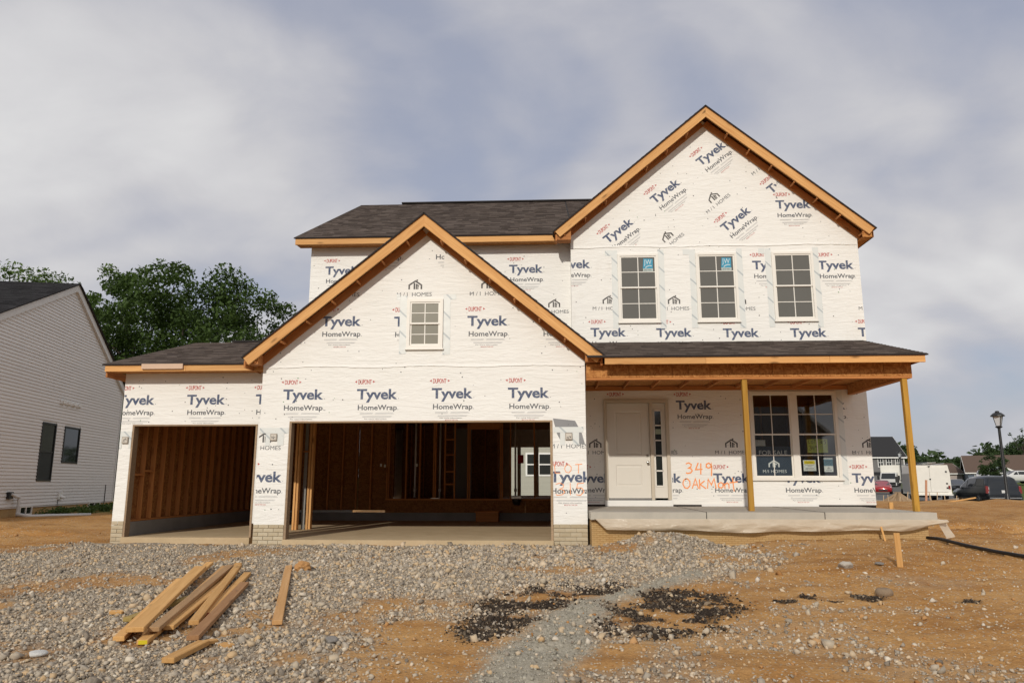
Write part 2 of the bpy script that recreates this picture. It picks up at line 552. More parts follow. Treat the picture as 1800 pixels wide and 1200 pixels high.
# ---------------------------------------------------------------- ground
def smooth(a, b, x):
    t = np.clip((x - a) / (b - a), 0, 1); return t * t * (3 - 2 * t)
def hgt(x, y):
    z = np.interp(y, [-60, -14, -7, -3.2, -1, 6, 16, 20.5, 24.5, 28.5, 82, 98, 130, 300], [-.8, -.52, -.27, -.115, -.1, -.08, -.0, .07, .13, -.26, -.24, .75, 1.1, 3])
    z = z + .17 * smooth(7.6, 9, x) * (1 - smooth(12.5, 16, x)) * smooth(-5.5, -.8, y) * (1 - smooth(3, 8, y))
    z = z + .30 * np.exp(-(((x - 6.75) / .85) ** 2 + ((y + 1.0) / .75) ** 2))
    z = z + .10 * smooth(-6, -9, x) * smooth(0, 7, y)
    inside = smooth(-4.2, -3.7, x) * (1 - smooth(11.2, 11.6, x)) * smooth(.2, .6, y) * (1 - smooth(12, 12.5, y))
    return z - .12 * inside
_perm = NR.random((256, 256))
def vnoise(x, y, f, seed=0):
    x = x * f + 17.3 * seed; y = y * f + 9.1 * seed
    xi = np.floor(x).astype(int); yi = np.floor(y).astype(int)
    fx = x - xi; fy = y - yi
    fx = fx * fx * (3 - 2 * fx); fy = fy * fy * (3 - 2 * fy)
    g = lambda a, b: _perm[a & 255, b & 255]
    return (g(xi, yi) * (1 - fx) + g(xi + 1, yi) * fx) * (1 - fy) + (g(xi, yi + 1) * (1 - fx) + g(xi + 1, yi + 1) * fx) * fy
def fbm(x, y, f, o=4, seed=0):
    s = 0; a = .5; t = 0
    for i in range(o): s = s + a * vnoise(x, y, f * 2 ** i, seed + i); t += a; a *= .55
    return s / t
def inpoly(x, y, poly):
    c = np.zeros(x.shape, bool); n = len(poly)
    for i in range(n):
        x0, y0 = poly[i]; x1, y1 = poly[(i + 1) % n]
        k = ((y0 > y) != (y1 > y)) & (x < (x1 - x0) * (y - y0) / ((y1 - y0) or 1e-9) + x0)
        c ^= k
    return c
def softpoly(x, y, poly, r, seed):
    """share of a few jittered samples that fall inside: an uneven soft edge"""
    w = fbm(x, y, 1.6, 4, seed) - .5; w2 = fbm(x, y, 1.6, 4, seed + 9) - .5
    s = 0
    K = ((0, 0), (r, 0), (-r, 0), (0, r), (0, -r), (r * .7, r * .7), (-r * .7, r * .7), (r * .7, -r * .7), (-r * .7, -r * .7), (2 * r, 0), (-2 * r, 0), (0, 2 * r), (0, -2 * r))
    for dx, dy in K:
        s = s + inpoly(x + dx + w * r * 5, y + dy + w2 * r * 5, poly)
    return s / len(K)
SLURRY = [(4.15, -9.6), (4.32, -7.86), (4.72, -6.3), (5.1, -5.7), (5.55, -5.0), (6.2, -4.1), (6.7, -3.6), (6.75, -4.0), (6.2, -4.8), (5.6, -5.5), (5.3, -6.3), (5.2, -7.2), (4.95, -8.19), (4.9, -9.6)]
TARP = [(4.0, -7.0), (4.12, -5.7), (4.6, -4.9), (5.0, -4.3), (5.5, -4.2), (5.75, -4.9), (6.2, -5.0), (6.75, -5.2), (6.7, -6.0), (6.4, -6.6), (6.1, -6.9), (5.65, -7.3), (5.23, -6.5), (5.0, -5.9), (4.55, -6.9), (4.25, -7.4)]
GRAV = [(-7, -2.6), (-4.5, -1.2), (-4.0, .2), (-3.4, .5), (5.6, .3), (6.8, .3), (8.0, -.6), (7.95, -2.4), (6.94, -3.97), (5.06, -4.8), (4.2, -5.06), (3.84, -5.68), (2.85, -5.34), (2.6, -6.4), (3.2, -7.9), (3.1, -12), (-9, -12)]
MIXED = [(2.84, -5.5), (4.39, -4.6), (5.58, -6.1), (6.3, -9), (3.4, -12), (2.6, -12), (2.7, -6.8)]
def masks(x, y):
    g = softpoly(x, y, GRAV, .22, 3)
    mx_ = softpoly(x, y, MIXED, .2, 5)
    g = np.maximum(g, mx_ * smooth(.42, .62, fbm(x, y, 1.3, 4, 21)) * .55)
    g = g * (1 - .85 * smooth(.56, .70, fbm(x, y, .9, 4, 31)))
    g = np.maximum(g, .22 * smooth(.55, .7, fbm(x, y, 1.1, 4, 77)) * (y < -1) * (x < 12))
    s = softpoly(x, y, SLURRY, .08, 11)
    t = softpoly(x, y, TARP, .11, 13) * smooth(.36, .55, fbm(x, y, 2.6, 4, 41)) * (1 - s)
    t = np.maximum(t, smooth(.70, .76, fbm(x, y, 1.4, 3, 55)) * (x > 6.5) * (x < 9.5) * (y > -7.5) * (y < -5) * .9)
    return g, s, t
def axis(a, b, st, far, back):
    fine_ = np.arange(a, b, st)
    out = [b]; s = st
    while out[-1] < far: s = min(s * 1.085, 14); out.append(out[-1] + s)
    inn = [a - st]; s = st
    while inn[-1] > back: s = min(s * 1.12, 14); inn.append(inn[-1] - s)
    return np.concatenate([inn[::-1], fine_, out])
def disp(x, y):
    g, s, t = masks(x, y)
    near = 1 - smooth(10, 25, np.abs(y))
    out = (fbm(x, y, 1.1, 5, 2) - .5) * .10 * (.35 + .65 * smooth(9, 13, x)) + (fbm(x, y, 5, 4, 8) - .5) * .045
    out = out + (fbm(x, y, 14, 3, 14) - .5) * .030 * (1 - s)
    out = out + s * (.030 + (fbm(x, y, 6, 4, 15) - .5) * .10)
    out = out + smooth(.54, .66, fbm(x, y, .55, 4, 61)) * .10 * smooth(11.5, 14, x) * smooth(-2, 3, y) * (1 - smooth(24, 28, y))
    rz = smooth(11.5, 14, x) * smooth(-3, 3, y) * (1 - smooth(24, 27, y)) + smooth(-4.5, -7, x) * smooth(-2, 1, y) * (1 - smooth(6, 8, y)) * .6
    out = out + rz * (smooth(.5, .72, fbm(x * .35, y * 1.6, .9, 4, 66)) * .20 + (fbm(x, y, 2.4, 3, 68) - .5) * .16)
    return out, g, s, t
def ground_z(x, y):
    d, *_ = disp(np.array([float(x)]), np.array([float(y)]))
    return float(hgt(np.array([float(x)]), np.array([float(y)]))[0] + d[0])
gx = axis(-9, 13.5, .045, 700, -700); gy = axis(-10.5, 2.2, .045, 900, -300)
GX, GY = np.meshgrid(gx, gy)
D, MG, MS, MT = disp(GX, GY)
GZ = hgt(GX, GY) + D
def grid_mesh(name, X, Y, Z, mat, attrs):
    ny, nx = X.shape
    me = bpy.data.meshes.new(name)
    co = np.stack([X, Y, Z], -1).reshape(-1, 3)
    idx = np.arange(ny * nx).reshape(ny, nx)
    q = np.stack([idx[:-1, :-1], idx[:-1, 1:], idx[1:, 1:], idx[1:, :-1]], -1).reshape(-1, 4)
    me.vertices.add(len(co)); me.vertices.foreach_set('co', co.ravel())
    me.loops.add(q.size); me.loops.foreach_set('vertex_index', q.ravel().astype(np.int32))
    me.polygons.add(len(q)); me.polygons.foreach_set('loop_start', np.arange(0, q.size, 4, dtype=np.int32))
    me.polygons.foreach_set('use_smooth', np.ones(len(q), bool))
    me.materials.append(mat)
    for k, a in attrs.items():
        at = me.attributes.new(k, 'FLOAT', 'POINT'); at.data.foreach_set('value', a.ravel().astype(np.float32))
    me.update(); me.validate()
    return me
_bx = np.maximum(0, GY - 38) * .43
LAWN = np.maximum(smooth(34.8, 36.0, GX - _bx) * smooth(24, 30, GY), (1 - smooth(23.5, 25.2, GX - _bx)) * smooth(40, 50, GY)) * 1.0
LAWN = np.maximum(LAWN, smooth(86, 100, GY))
LAWN = np.maximum(LAWN, smooth(-16, -60, GX)); LAWN = np.maximum(LAWN, smooth(-18, -40, GY))
LAWN = np.maximum(LAWN, .9 * smooth(.45, .6, fbm(GX, GY, 1.2, 4, 90)) * (GX < -6) * (GY > 9.5) * (GY < 20))
LAWN = np.maximum(LAWN, smooth(17, 22, GY) * (GX < 12))
link('ground', grid_mesh('ground', GX, GY, GZ, GROUND, dict(gravel=MG, slurry=MS, tar=MT, lawn=LAWN)), kind='structure')

# road on the right, draped over the ground
ys = np.arange(25, 125, 1.0); xs = np.array([25.6, 27, 30, 33, 34.6])
RX, RY = np.meshgrid(xs, ys)
bend = lambda y: np.maximum(0, y - 38) * .43
RX = RX + bend(RY)
link('road', grid_mesh('road', RX, RY, hgt(RX, RY) + .08, ROADM, {}), kind='structure')
kb = MB()
for i in range(len(ys) - 1):
    for xq in (25.4, 34.6):
        xk = xq + float(bend(ys[i])); xk2 = xq + float(bend(ys[i + 1]))
        z = float(hgt(np.array([xk]), np.array([ys[i]]))[0]) + .07; z2 = float(hgt(np.array([xk2]), np.array([ys[i + 1]]))[0]) + .07
        kb.raw([(xk, ys[i], z - .2), (xk + .2, ys[i], z - .2), (xk + .2, ys[i], z + .13), (xk, ys[i], z + .13), (xk2, ys[i + 1], z2 - .2), (xk2 + .2, ys[i + 1], z2 - .2), (xk2 + .2, ys[i + 1], z2 + .13), (xk2, ys[i + 1], z2 + .13)],
               [(3, 2, 6, 7), (0, 3, 7, 4), (1, 5, 6, 2)])
kb.build('kerb', CONC, kind='structure')

# stones: deformed icospheres, one closed little mesh each
bm = bmesh.new(); bmesh.ops.create_icosphere(bm, subdivisions=1, radius=1)
ICO_V = np.array([v.co[:] for v in bm.verts]); bm.free()
# a crushed stone: 9 corners, 14 flat facets
ICO_V = np.array([(-.8, -.7, -.6), (.8, -.75, -.6), (.75, .75, -.6), (-.75, .8, -.6), (-.6, -.6, .5), (.65, -.5, .55), (.55, .65, .5), (-.65, .55, .6), (.05, 0, .95)])
ICO_F = np.array([(0, 2, 1), (0, 3, 2), (0, 1, 5), (0, 5, 4), (1, 2, 6), (1, 6, 5), (2, 3, 7), (2, 7, 6), (3, 0, 4), (3, 4, 7), (4, 5, 8), (5, 6, 8), (6, 7, 8), (7, 4, 8)])
NV = 9
def stones(name, pos, rad, mat, parent=None, flatness=.72, sink=.25, sm=False):
    n = len(pos)
    V = np.repeat(ICO_V[None], n, 0)
    V = V * (1 + NR.uniform(-.38, .22, (n, NV, 1))) + NR.uniform(-.16, .16, (n, NV, 3))
    sc = np.stack([NR.uniform(.75, 1.35, n), NR.uniform(.75, 1.35, n), NR.uniform(.5, .95, n) * flatness / .72], -1)
    V = V * sc[:, None]
    q = NR.normal(size=(n, 4)) * np.array([1, .35, .35, 1]); q /= np.linalg.norm(q, axis=1)[:, None]
    w, x, y, z = q.T
    Rm = np.stack([1 - 2 * (y * y + z * z), 2 * (x * y - z * w), 2 * (x * z + y * w), 2 * (x * y + z * w), 1 - 2 * (x * x + z * z), 2 * (y * z - x * w), 2 * (x * z - y * w), 2 * (y * z + x * w), 1 - 2 * (x * x + y * y)], -1).reshape(n, 3, 3)
    V = np.einsum('nij,nkj->nki', Rm, V) * rad[:, None, None]
    V += pos[:, None]; V[:, :, 2] += (rad * (1 - sink) * .45)[:, None]
    F = (ICO_F[None] + (np.arange(n) * NV)[:, None, None]).reshape(-1, 3)
    me = bpy.data.meshes.new(name)
    me.vertices.add(n * NV); me.vertices.foreach_set('co', V.ravel())
    me.loops.add(F.size); me.loops.foreach_set('vertex_index', F.ravel().astype(np.int32))
    me.polygons.add(len(F)); me.polygons.foreach_set('loop_start', np.arange(0, F.size, 3, dtype=np.int32))
    me.materials.append(mat); me.update()
    return link(name, me, parent, kind='stuff')
def scatter(n, x0, x1, y0, y1, prob, near=True):
    x = NR.uniform(x0, x1, n); y = NR.uniform(y0, y1, n)
    dist = np.hypot(x - 4.826, y + 13.766)
    ang = (x - 4.826) / np.maximum(y + 13.766, .1)
    ok = (np.abs(ang + .048) < .80) & (dist > 4.2)
    p = prob(x, y) * (np.clip(6.5 / dist, 0, 1) ** 1.0 if near else 1)
    k = ok & (NR.random(n) < p)
    x, y = x[k], y[k]
    d, *_ = disp(x, y)
    return np.stack([x, y, hgt(x, y) + d], -1)
def keep_out(x, y): return 1.0 * ~((y > -.05) & (x > -3.7)) * ~((y > -.6) & (x > 5.55))
ps = scatter(360000, -8, 9, -9.6, .45, lambda x, y: np.maximum(masks(x, y)[0] * (1 - masks(x, y)[1]), .025 * masks(x, y)[1]) * keep_out(x, y))
ps = ps[:116000]
rr = np.clip(NR.lognormal(math.log(.0088), .52, len(ps)), .004, .045)
rr = rr * (1 + .35 * (ps[:, 1] > -3.5) * (ps[:, 0] > 1))
stones('gravel', ps, rr, GREYSTONE)
p2 = scatter(8000, 0, 8.5, -7.5, .3, lambda x, y: masks(x, y)[0] * smooth(0, 2, x) * keep_out(x, y) * .8)
stones('limestone_rubble', p2, np.clip(NR.lognormal(math.log(.019), .42, len(p2)), .012, .07), TANSTONE)
p3 = scatter(90000, 3.5, 9.5, -8, -4, lambda x, y: masks(x, y)[2])[:13000]
stones('asphalt_crumbs', p3, np.clip(NR.lognormal(math.log(.008), .5, len(p3)), .004, .026), TAR)
p4 = scatter(16000, -9, 16, -9.6, 6, lambda x, y: (1 - masks(x, y)[0]) * (.25 + .75 * smooth(.5, .65, fbm(x, y, 1.0, 3, 70))) * keep_out(x, y) * .8)
stones('dirt_clods', p4, np.clip(NR.lognormal(math.log(.010), .5, len(p4)), .004, .045), CLOD)
p5 = scatter(20000, -3, 14, -9.6, 1, lambda x, y: (1 - masks(x, y)[0]) * keep_out(x, y) * .7)
stones('scattered_stones', p5, np.clip(NR.lognormal(math.log(.0075), .6, len(p5)), .003, .045), TANSTONE)

SLUR = stone_mat('slurry_crumbs', [(0., (.22, .20, .16)), (.5, (.32, .295, .24)), (1., (.42, .39, .32))], (.34, .31, .25))
p6 = scatter(60000, 3.5, 7.5, -9.6, -3, lambda x, y: masks(x, y)[1])[:9000]
stones('slurry_crumbs', p6, np.clip(NR.lognormal(math.log(.006), .5, len(p6)), .003, .02), SLUR, sink=1.2)

def rock(label, x, y, r, mat, seed, flat_=.7):
    g = np.random.default_rng(seed)
    bm = bmesh.new(); bmesh.ops.create_icosphere(bm, subdivisions=3, radius=1)
    for v in bm.verts:
        d = v.co.normalized()
        k = 1.0
        for j in range(7):
            a = Vector(np.random.default_rng(seed * 31 + j).normal(size=3)).normalized()
            k = min(k, (.62 + .05 * j) / max(.05, d.dot(a)) if d.dot(a) > .05 else 9)
        v.co = d * min(k, 1.0) * r
        v.co.z *= flat_
    me = bpy.data.meshes.new('rock'); bm.to_mesh(me); bm.free(); me.materials.append(mat)
    o = link('rock', me); o.location = (x, y, ground_z(x, y) + r * .3); o.rotation_euler = (0, 0, seed)
    tag(o, label, 'rock', 'single rocks on the dirt')
def plainrock(n, c):
    m = M(n, .9, .15); m.col(m.mix(m.noise(12, 5, .7), tuple(x * .7 for x in c), c)); m.bump(m.noise(30, 6, .7), .7, .02); return m.m
RK1 = plainrock('pale_rock', (.48, .44, .38)); RK2 = plainrock('brown_rock', (.30, .22, .15)); RK3 = plainrock('grey_rock', (.27, .25, .23))
rock('pale angular rock alone on the orange dirt in front of the porch', 8.73, -3.47, .10, RK1, 3)
rock('brown weathered rock half sunk in the dirt, nearer than the pale one', 8.51, -5.1, .095, RK2, 4)
rock('small grey stone lying on the dirt at the far right of the yard', 11.2, -4.6, .07, RK3, 5)
rock('dark flat stone beside the foot of the wooden stake', 9.25, -3.3, .06, RK3, 6, .4)
rock('grey lump of limestone on the gravel right of the loose boards', 3.02, -7.38, .06, RK3, 8)
rock('white flat stone in the gravel at the bottom left corner', .87, -7.9, .075, plainrock('white_rock', (.66, .65, .62)), 9, .35)

# ---------------------------------------------------------------- lettering
GLY = {}
def glyphs(text, height, width=None, bold=0.0, space=1.0):
    """triangles of a line of text, baseline at z=0, cap height scaled to height, total width to width"""
    key = (text, height, width, bold, space)
    if key in GLY: return GLY[key]
    cu = bpy.data.curves.new('t', 'FONT'); cu.body = text; cu.offset = bold; cu.resolution_u = 3; cu.space_character = space
    o = bpy.data.objects.new('t', cu); COL.objects.link(o)
    dg = bpy.context.evaluated_depsgraph_get()
    me = bpy.data.meshes.new_from_object(o.evaluated_get(dg))
    v = np.array([w.co[:2] for w in me.vertices]); f = [tuple(p.vertices) for p in me.polygons]
    bpy.data.objects.remove(o); bpy.data.curves.remove(cu); bpy.data.meshes.remove(me)
    cap = .729
    v[:, 0] -= v[:, 0].min()
    s = height / cap
    v[:, 1] *= s
    v[:, 0] *= (width / v[:, 0].max()) if width else s
    GLY[key] = (v, f); return GLY[key]
def ribbon(pts, w):
    """a pen stroke with mitred corners, as quads in the plane"""
    P = [Vector(p) for p in pts]; L = []; n = len(P)
    for i in range(n):
        a = (P[i] - P[i - 1]).normalized() if i else None
        b = (P[i + 1] - P[i]).normalized() if i < n - 1 else None
        d = ((a or b) + (b or a)).normalized()
        nn = Vector((-d.y, d.x)); k = 1 / max(.4, nn.dot(Vector((-(a or b).y, (a or b).x))))
        L.append((P[i] + nn * w / 2 * k, P[i] - nn * w / 2 * k))
    v = [q for pr in L for q in pr]; f = [(2 * i, 2 * i + 1, 2 * i + 3, 2 * i + 2) for i in range(n - 1)]
    return np.array([tuple(q) for q in v]), f
def rectp(x0, x1, z0, z1): return np.array([(x0, z0), (x1, z0), (x1, z1), (x0, z1)]), [(0, 1, 2, 3)]
def shift(g, x, z): return g[0] + np.array([x, z]), g[1]

def art_tyvek(full=True, seed=0):
    a = []
    if full:
        a.append((P_NAVY, shift(glyphs('Tyvek', .195, .775, .028, .98), 0, 0)))
        a.append((P_RED, shift(glyphs('DUPONT', .088, .255, .02, .9), .02, .284)))
        for s in (-1, 1):
            c = .148 + s * .165
            a.append((P_RED, (np.array([(c + s * .03, .328), (c - s * .012, .352), (c - s * .012, .304)]), [(0, 1, 2)])))
    a.append((P_GREY, shift(glyphs('HomeWrap', .100, .745, .016), .028, -.208)))
    a.append((P_LINE, glyphs('.', .1, .02, .02)[0:2] if 0 else rectp(.785, .80, -.208, -.192)))
    a.append((P_LINE, rectp(.79, .806, 0, .016)))
    for k, (x0, x1, z) in enumerate(((.07, .32, -.268), (.37, .70, -.268), (.07, .31, -.283), (.36, .72, -.283), (.12, .68, -.332), (.12, .66, -.346))):
        a.append((P_LINE, rectp(x0, x1, z, z + .005)))
    a.append((P_GREY, shift(glyphs('For more information', .020, .42, .004), .16, -.385)))
    a.append((P_RED, shift(glyphs('MADE IN THE USA', .022, .24, .006), .26, -.425)))
    return a
def art_mi(dark=True):
    t = P_GREY; b = P_BLK
    a = [(t, shift(glyphs('M / I  HOMES', .080, .68, .0, 1.0), 0, 0))]
    x, z = .235, .14
    for pts, w in (([(0, 0), (0, .085), (.12, .165), (.24, .085), (.24, 0)], .030), ([(.102, 0), (.102, .125)], .030), ([(.143, 0), (.143, .095), (.19, .065)], .024), ([(.172, 0), (.172, .06)], .018), ([(.155, .165), (.155, .195)], .030)):
        v, f = ribbon(pts, w); a.append((b, (v + np.array([x, z]), f)))
    return a
HOLES = {0: [(2.14, 2.84, 3.54, 4.51)], 2.1: [(x, x + .9, 4.48, 6.03) for x in (6.42, 8.14, 9.80)], 2.5: [(9.22, 11.08, 1.095, 2.975)]}
def stamp(parent, name, art, ox, oz, y, rot=0, clips=(), lay=0, th=.0018):
    """print on the wall; clips are half planes (px,pz,nx,nz) that keep the side the normal points to"""
    m = MB(); c, s = math.cos(rot), math.sin(rot)
    for mat, (v, f) in art:
        m.use(mat)
        m.raw([(ox + p[0] * c - p[1] * s, y, oz + p[0] * s + p[1] * c) for p in v], f)
    me = m.mesh(name)
    bm = bmesh.new(); bm.from_mesh(me)
    for px, pz, nx, nz in clips:
        bmesh.ops.bisect_plane(bm, geom=bm.verts[:] + bm.edges[:] + bm.faces[:], plane_co=(px, y, pz), plane_no=(nx, 0, nz), clear_inner=True)
    for x0, x1, z0, z1 in HOLES.get(round(y, 1), ()):
        for px, pz, nx, nz in ((x0, 0, 1, 0), (x1, 0, 1, 0), (0, z0, 0, 1), (0, z1, 0, 1)):
            bmesh.ops.bisect_plane(bm, geom=bm.verts[:] + bm.edges[:] + bm.faces[:], plane_co=(px, y, pz), plane_no=(nx, 0, nz))
        kill = []
        for fc in bm.faces:
            c_ = fc.calc_center_median()
            if x0 < c_.x < x1 and z0 < c_.z < z1: kill.append(fc)
        bmesh.ops.delete(bm, geom=kill, context='FACES')
    n = len(bm.faces)
    bm.to_mesh(me); bm.free()
    if not n: return None
    return link(name, me, parent)
def xr(a=None, b=None, z0=None, z1=None):
    l = []
    if a is not None: l.append((a, 0, 1, 0))
    if b is not None: l.append((b, 0, -1, 0))
    if z0 is not None: l.append((0, z0, 0, 1))
    if z1 is not None: l.append((0, z1, 0, -1))
    return l

# ---------------------------------------------------------------- the new house
HOUSE = thing('new_house', 'unfinished two storey house wrapped in white printed building paper', 'house', (4, 0, -.1))

# key outlines (x, z)
G_OUT = [(-.62, .27), (0, .27), (0, 2.14), (4.877, 2.14), (4.877, .29), (5.54, .29), (5.54, 3.52), (2.485, 6.0), (-.62, 3.47)]
# the lower edge follows the openings, so the garage doorway needs no hole
g_wall = holed([(-.62, .265), (-.045, .255), (-.045, 2.165), (4.922, 2.165), (4.922, .28), (5.54, .27), (5.54, 3.50), (2.485, 5.99), (-.62, 3.46)],
               [rect(2.17, 2.81, 3.58, 4.48)], 0, .14, WRAP, 'wrapped_wall', HOUSE, label='front gable wall over the double garage doorway, in printed white wrap')
l_wall = holed([(-3.61, .20), (-3.37, .30), (-3.37, 2.15), (-.85, 2.15), (-.85, .26), (-.62, .26), (-.62, 3.27), (-3.61, 3.27)], [], .5, .14, WRAP, 'wrapped_wall', HOUSE,
               label='wrapped wall round the single garage doorway')
u_wall = holed([(-.64, 3.3), (5.40, 3.3), (5.40, 6.62), (-.64, 6.62)], [], 2.5, .14, WRAP, 'wrapped_wall', HOUSE, label='upper wrapped wall between the two gables')
b_wall = holed([(5.385, 3.6), (11.70, 3.6), (11.70, 6.46), (8.46, 9.20), (5.385, 6.60)],
               [rect(6.45, 7.27, 4.51, 6.0), rect(8.17, 8.99, 4.51, 6.0), rect(9.83, 10.65, 4.51, 6.0)], 2.15, .14, WRAP, 'wrapped_wall', HOUSE, label='tall gable wall with three windows in a row')
p_wall = holed([(5.54, .565), (11.75, .56), (11.75, 3.6), (5.54, 3.6)], [rect(6.06, 7.46, .6, 2.80), rect(9.26, 11.04, 1.13, 2.94)], 2.5, .14, WRAP, 'wrapped_wall', HOUSE, label='wrapped porch wall with the front door and twin window')
MB().box(-.62, -.48, .14, 7.0, .27, 3.5).build('wrapped_wall', WRAP, HOUSE) if 0 else None
side = MB()
side.box(5.40, 5.54, .14, 2.5, .27, 3.6)
side.build('wrapped_wall', WRAP, HOUSE, label='short wrapped side wall between garage and porch')
MB().box(11.61, 11.75, 2.64, 11.4, .5, 6.5).box(11.56, 11.70, 2.29, 2.64, 3.6, 6.46).build('wrapped_wall', WRAP, HOUSE, label='right side wall of the house')
MB().box(-.64, -.50, 2.64, 11.4, 3.3, 6.6).box(5.385, 5.52, 2.29, 2.5, 3.6, 6.5).build('wrapped_wall', WRAP, HOUSE, label='upper left side wall of the house')
# left garage side wall and gable end above it
MB().slab([(-3.61, .64, .27), (-3.61, 7.0, .27), (-3.61, 7.0, 3.27), (-3.61, 3.75, 4.25), (-3.61, .64, 3.30)], (.12, 0, 0)).build('wrapped_wall', WRAP, HOUSE, label='left side wall of the garage')
# triangles under the main roof ends
MB().slab([(-.64, 2.5, 6.6), (-.64, 11.4, 7.6), (-.64, 7.9, 9.35)], (.12, 0, 0)).slab([(11.63, 2.5, 6.5), (11.63, 11.4, 7.6), (11.63, 7.9, 9.35)], (.12, 0, 0)).build('gable_end', WRAP, HOUSE)
# back walls
holed([(-.64, .27), (11.75, .27), (11.75, 7.7), (-.64, 7.7)], [rect(3.55, 3.80, .6, 2.2), rect(3.92, 4.36, .6, 2.2), rect(4.52, 5.3, .6, 2.2)], 11.4, .14, WRAP, 'rear_wall', HOUSE)
MB().box(-3.61, -.64, 7.0, 7.14, -.1, 3.3).build('rear_wall', WRAP, HOUSE)

# slabs and foundation
MB().box(-.62, 5.45, .14, .64, -.25, 0).box(-3.5, 5.45, .64, 7.0, -.25, 0).box(-.045, 4.922, -.06, .14, -.25, 0).box(-3.37, -.86, .44, .64, -.25, -.001).build('garage_slab', GAR_FLOOR, HOUSE)
MB().box(5.56, 11.42, -.6, 2.5, .395, .525).build('porch_slab', CONC, HOUSE)
for xj in (7.55, 9.55):
    box('control_joint', DARKGAP, HOUSE, xj - .006, xj + .006, -.604, 2.4, .40, .529)
MB().box(5.58, 11.30, -.50, 2.5, -.3, .394).build('porch_foundation', FORM, HOUSE)
MB().box(5.54, 11.75, 2.53, 11.4, -.3, .56).box(5.54, 11.74, 2.515, 2.53, .525, .565).build('house_foundation', DARKGAP, HOUSE)
box('insulation_strip', WHITE, HOUSE, 8.1, 10.55, 2.485, 2.512, .528, .585, label='white strip showing under the wrap')
def brick_panel(x0, x1, y, z0, z1, th, ncol, nrow):
    cw = (x1 - x0) / ncol; rh = (z1 - z0) / nrow
    MB().box(x0, x1, y + .012, y + th, z0, z1).build('foundation_pier', BRICK, HOUSE)
    me = {}
    for r in range(nrow):
        off = (r % 2) * cw * .5
        edges = [x0] + [x0 + off + k * cw for k in range(0 if off else 1, ncol + 1) if x0 + .02 < x0 + off + k * cw < x1 - .02] + [x1]
        for a, b in zip(edges, edges[1:]):
            k = round(b - a, 2)
            key = (k, round(rh, 3))
            if key not in me:
                hx, hz = (b - a) / 2 - .004, rh / 2 - .004
                m_ = MB().box(-hx, hx, -.006, .02, -hz, hz).mesh('brick', BRICK); me[key] = m_
            o = link('brick', me[key]); o.location = ((a + b) / 2, y + NR.uniform(0, .004), z0 + (r + .5) * rh)
            o.parent = HOUSE; o.matrix_parent_inverse = wm(HOUSE).inverted()
brick_panel(4.925, 5.54, 0, -.16, .29, .14, 3, 6)
brick_panel(-.62, -.048, 0, -.16, .27, .14, 3, 6)
brick_panel(-3.61, -3.375, .5, -.16, .30, .14, 1, 6)

# jamb boards
def jamb(x0, x1, y0, y1, z0, z1, n='jamb_board'): return box(n, TRIM_TAN, HOUSE, x0, x1, y0, y1, z0, z1)
jamb(-.043, 0, -.012, .16, -.0, 2.134); jamb(4.877, 4.92, -.012, .16, -.0, 2.134)
jamb(-.043, 4.92, -.012, .16, 2.135, 2.165, 'head_board')
jamb(-3.368, -3.331, .488, .66, .0, 2.12); jamb(-.888, -.852, .488, .66, .0, 2.12)
jamb(-3.368, -.852, .488, .66, 2.121, 2.15, 'head_board')

# garage inside: sheathing, studs, rear framed wall
CEIL = MB().box(-3.49, 5.40, .64, 11.4, 2.80, 2.85).box(5.40, 11.6, 2.64, 11.4, 3.0, 3.05).box(.0, 5.40, .14, .64, 2.80, 2.85).build('ceiling_board', OSB_SHADED, HOUSE)
MB().box(5.52, 11.6, 2.64, 11.4, .50, .55).build('floor_deck', OSB_SHADED, HOUSE)
MB().box(5.36, 5.40, .14, 11.4, 0, 2.8).build('garage_side_wall', OSB_SHADED, HOUSE)
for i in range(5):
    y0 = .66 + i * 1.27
    box('sheathing_panel', OSB_SHADED, HOUSE, -3.49, -3.475, y0, min(y0 + 1.264, 6.98), .275, 2.79)
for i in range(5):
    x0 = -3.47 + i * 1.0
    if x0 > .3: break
    box('sheathing_panel', OSB_SHADED, HOUSE, x0, x0 + .995, 6.96, 6.975, .275, 2.79)
box('stem_wall', BLOCK, HOUSE, -3.49, -3.36, .66, 6.96, 0.001, .27)
box('stem_wall', BLOCK, HOUSE, -3.36, 5.36, 6.82, 6.96, 0.001, .215)
box('sill_plate', PINE_DARK, HOUSE, -3.475, -3.385, .66, 6.95, .271, .309)
for i in range(17):
    y = .72 + i * .39
    board('stud', PINE_DARK, HOUSE, (-3.43, y, .31), (-3.43, y, 2.79), .04, .09, up=(1, 0, 0))
for y in (1.12, 1.50): board('blocking', PINE_DARK, HOUSE, (-3.43, y - .36, 1.18 + (y - 1.1) * .2), (-3.43, y - .02, 1.18 + (y - 1.1) * .2), .09, .04)
for x in (-3.3, -2.9, -2.5, -2.1, -1.7, -1.3, -.9, -.5, -.1):
    board('stud', PINE_DARK, HOUSE, (x, 6.9, .28), (x, 6.9, 2.79), .04, .09, up=(0, 1, 0))
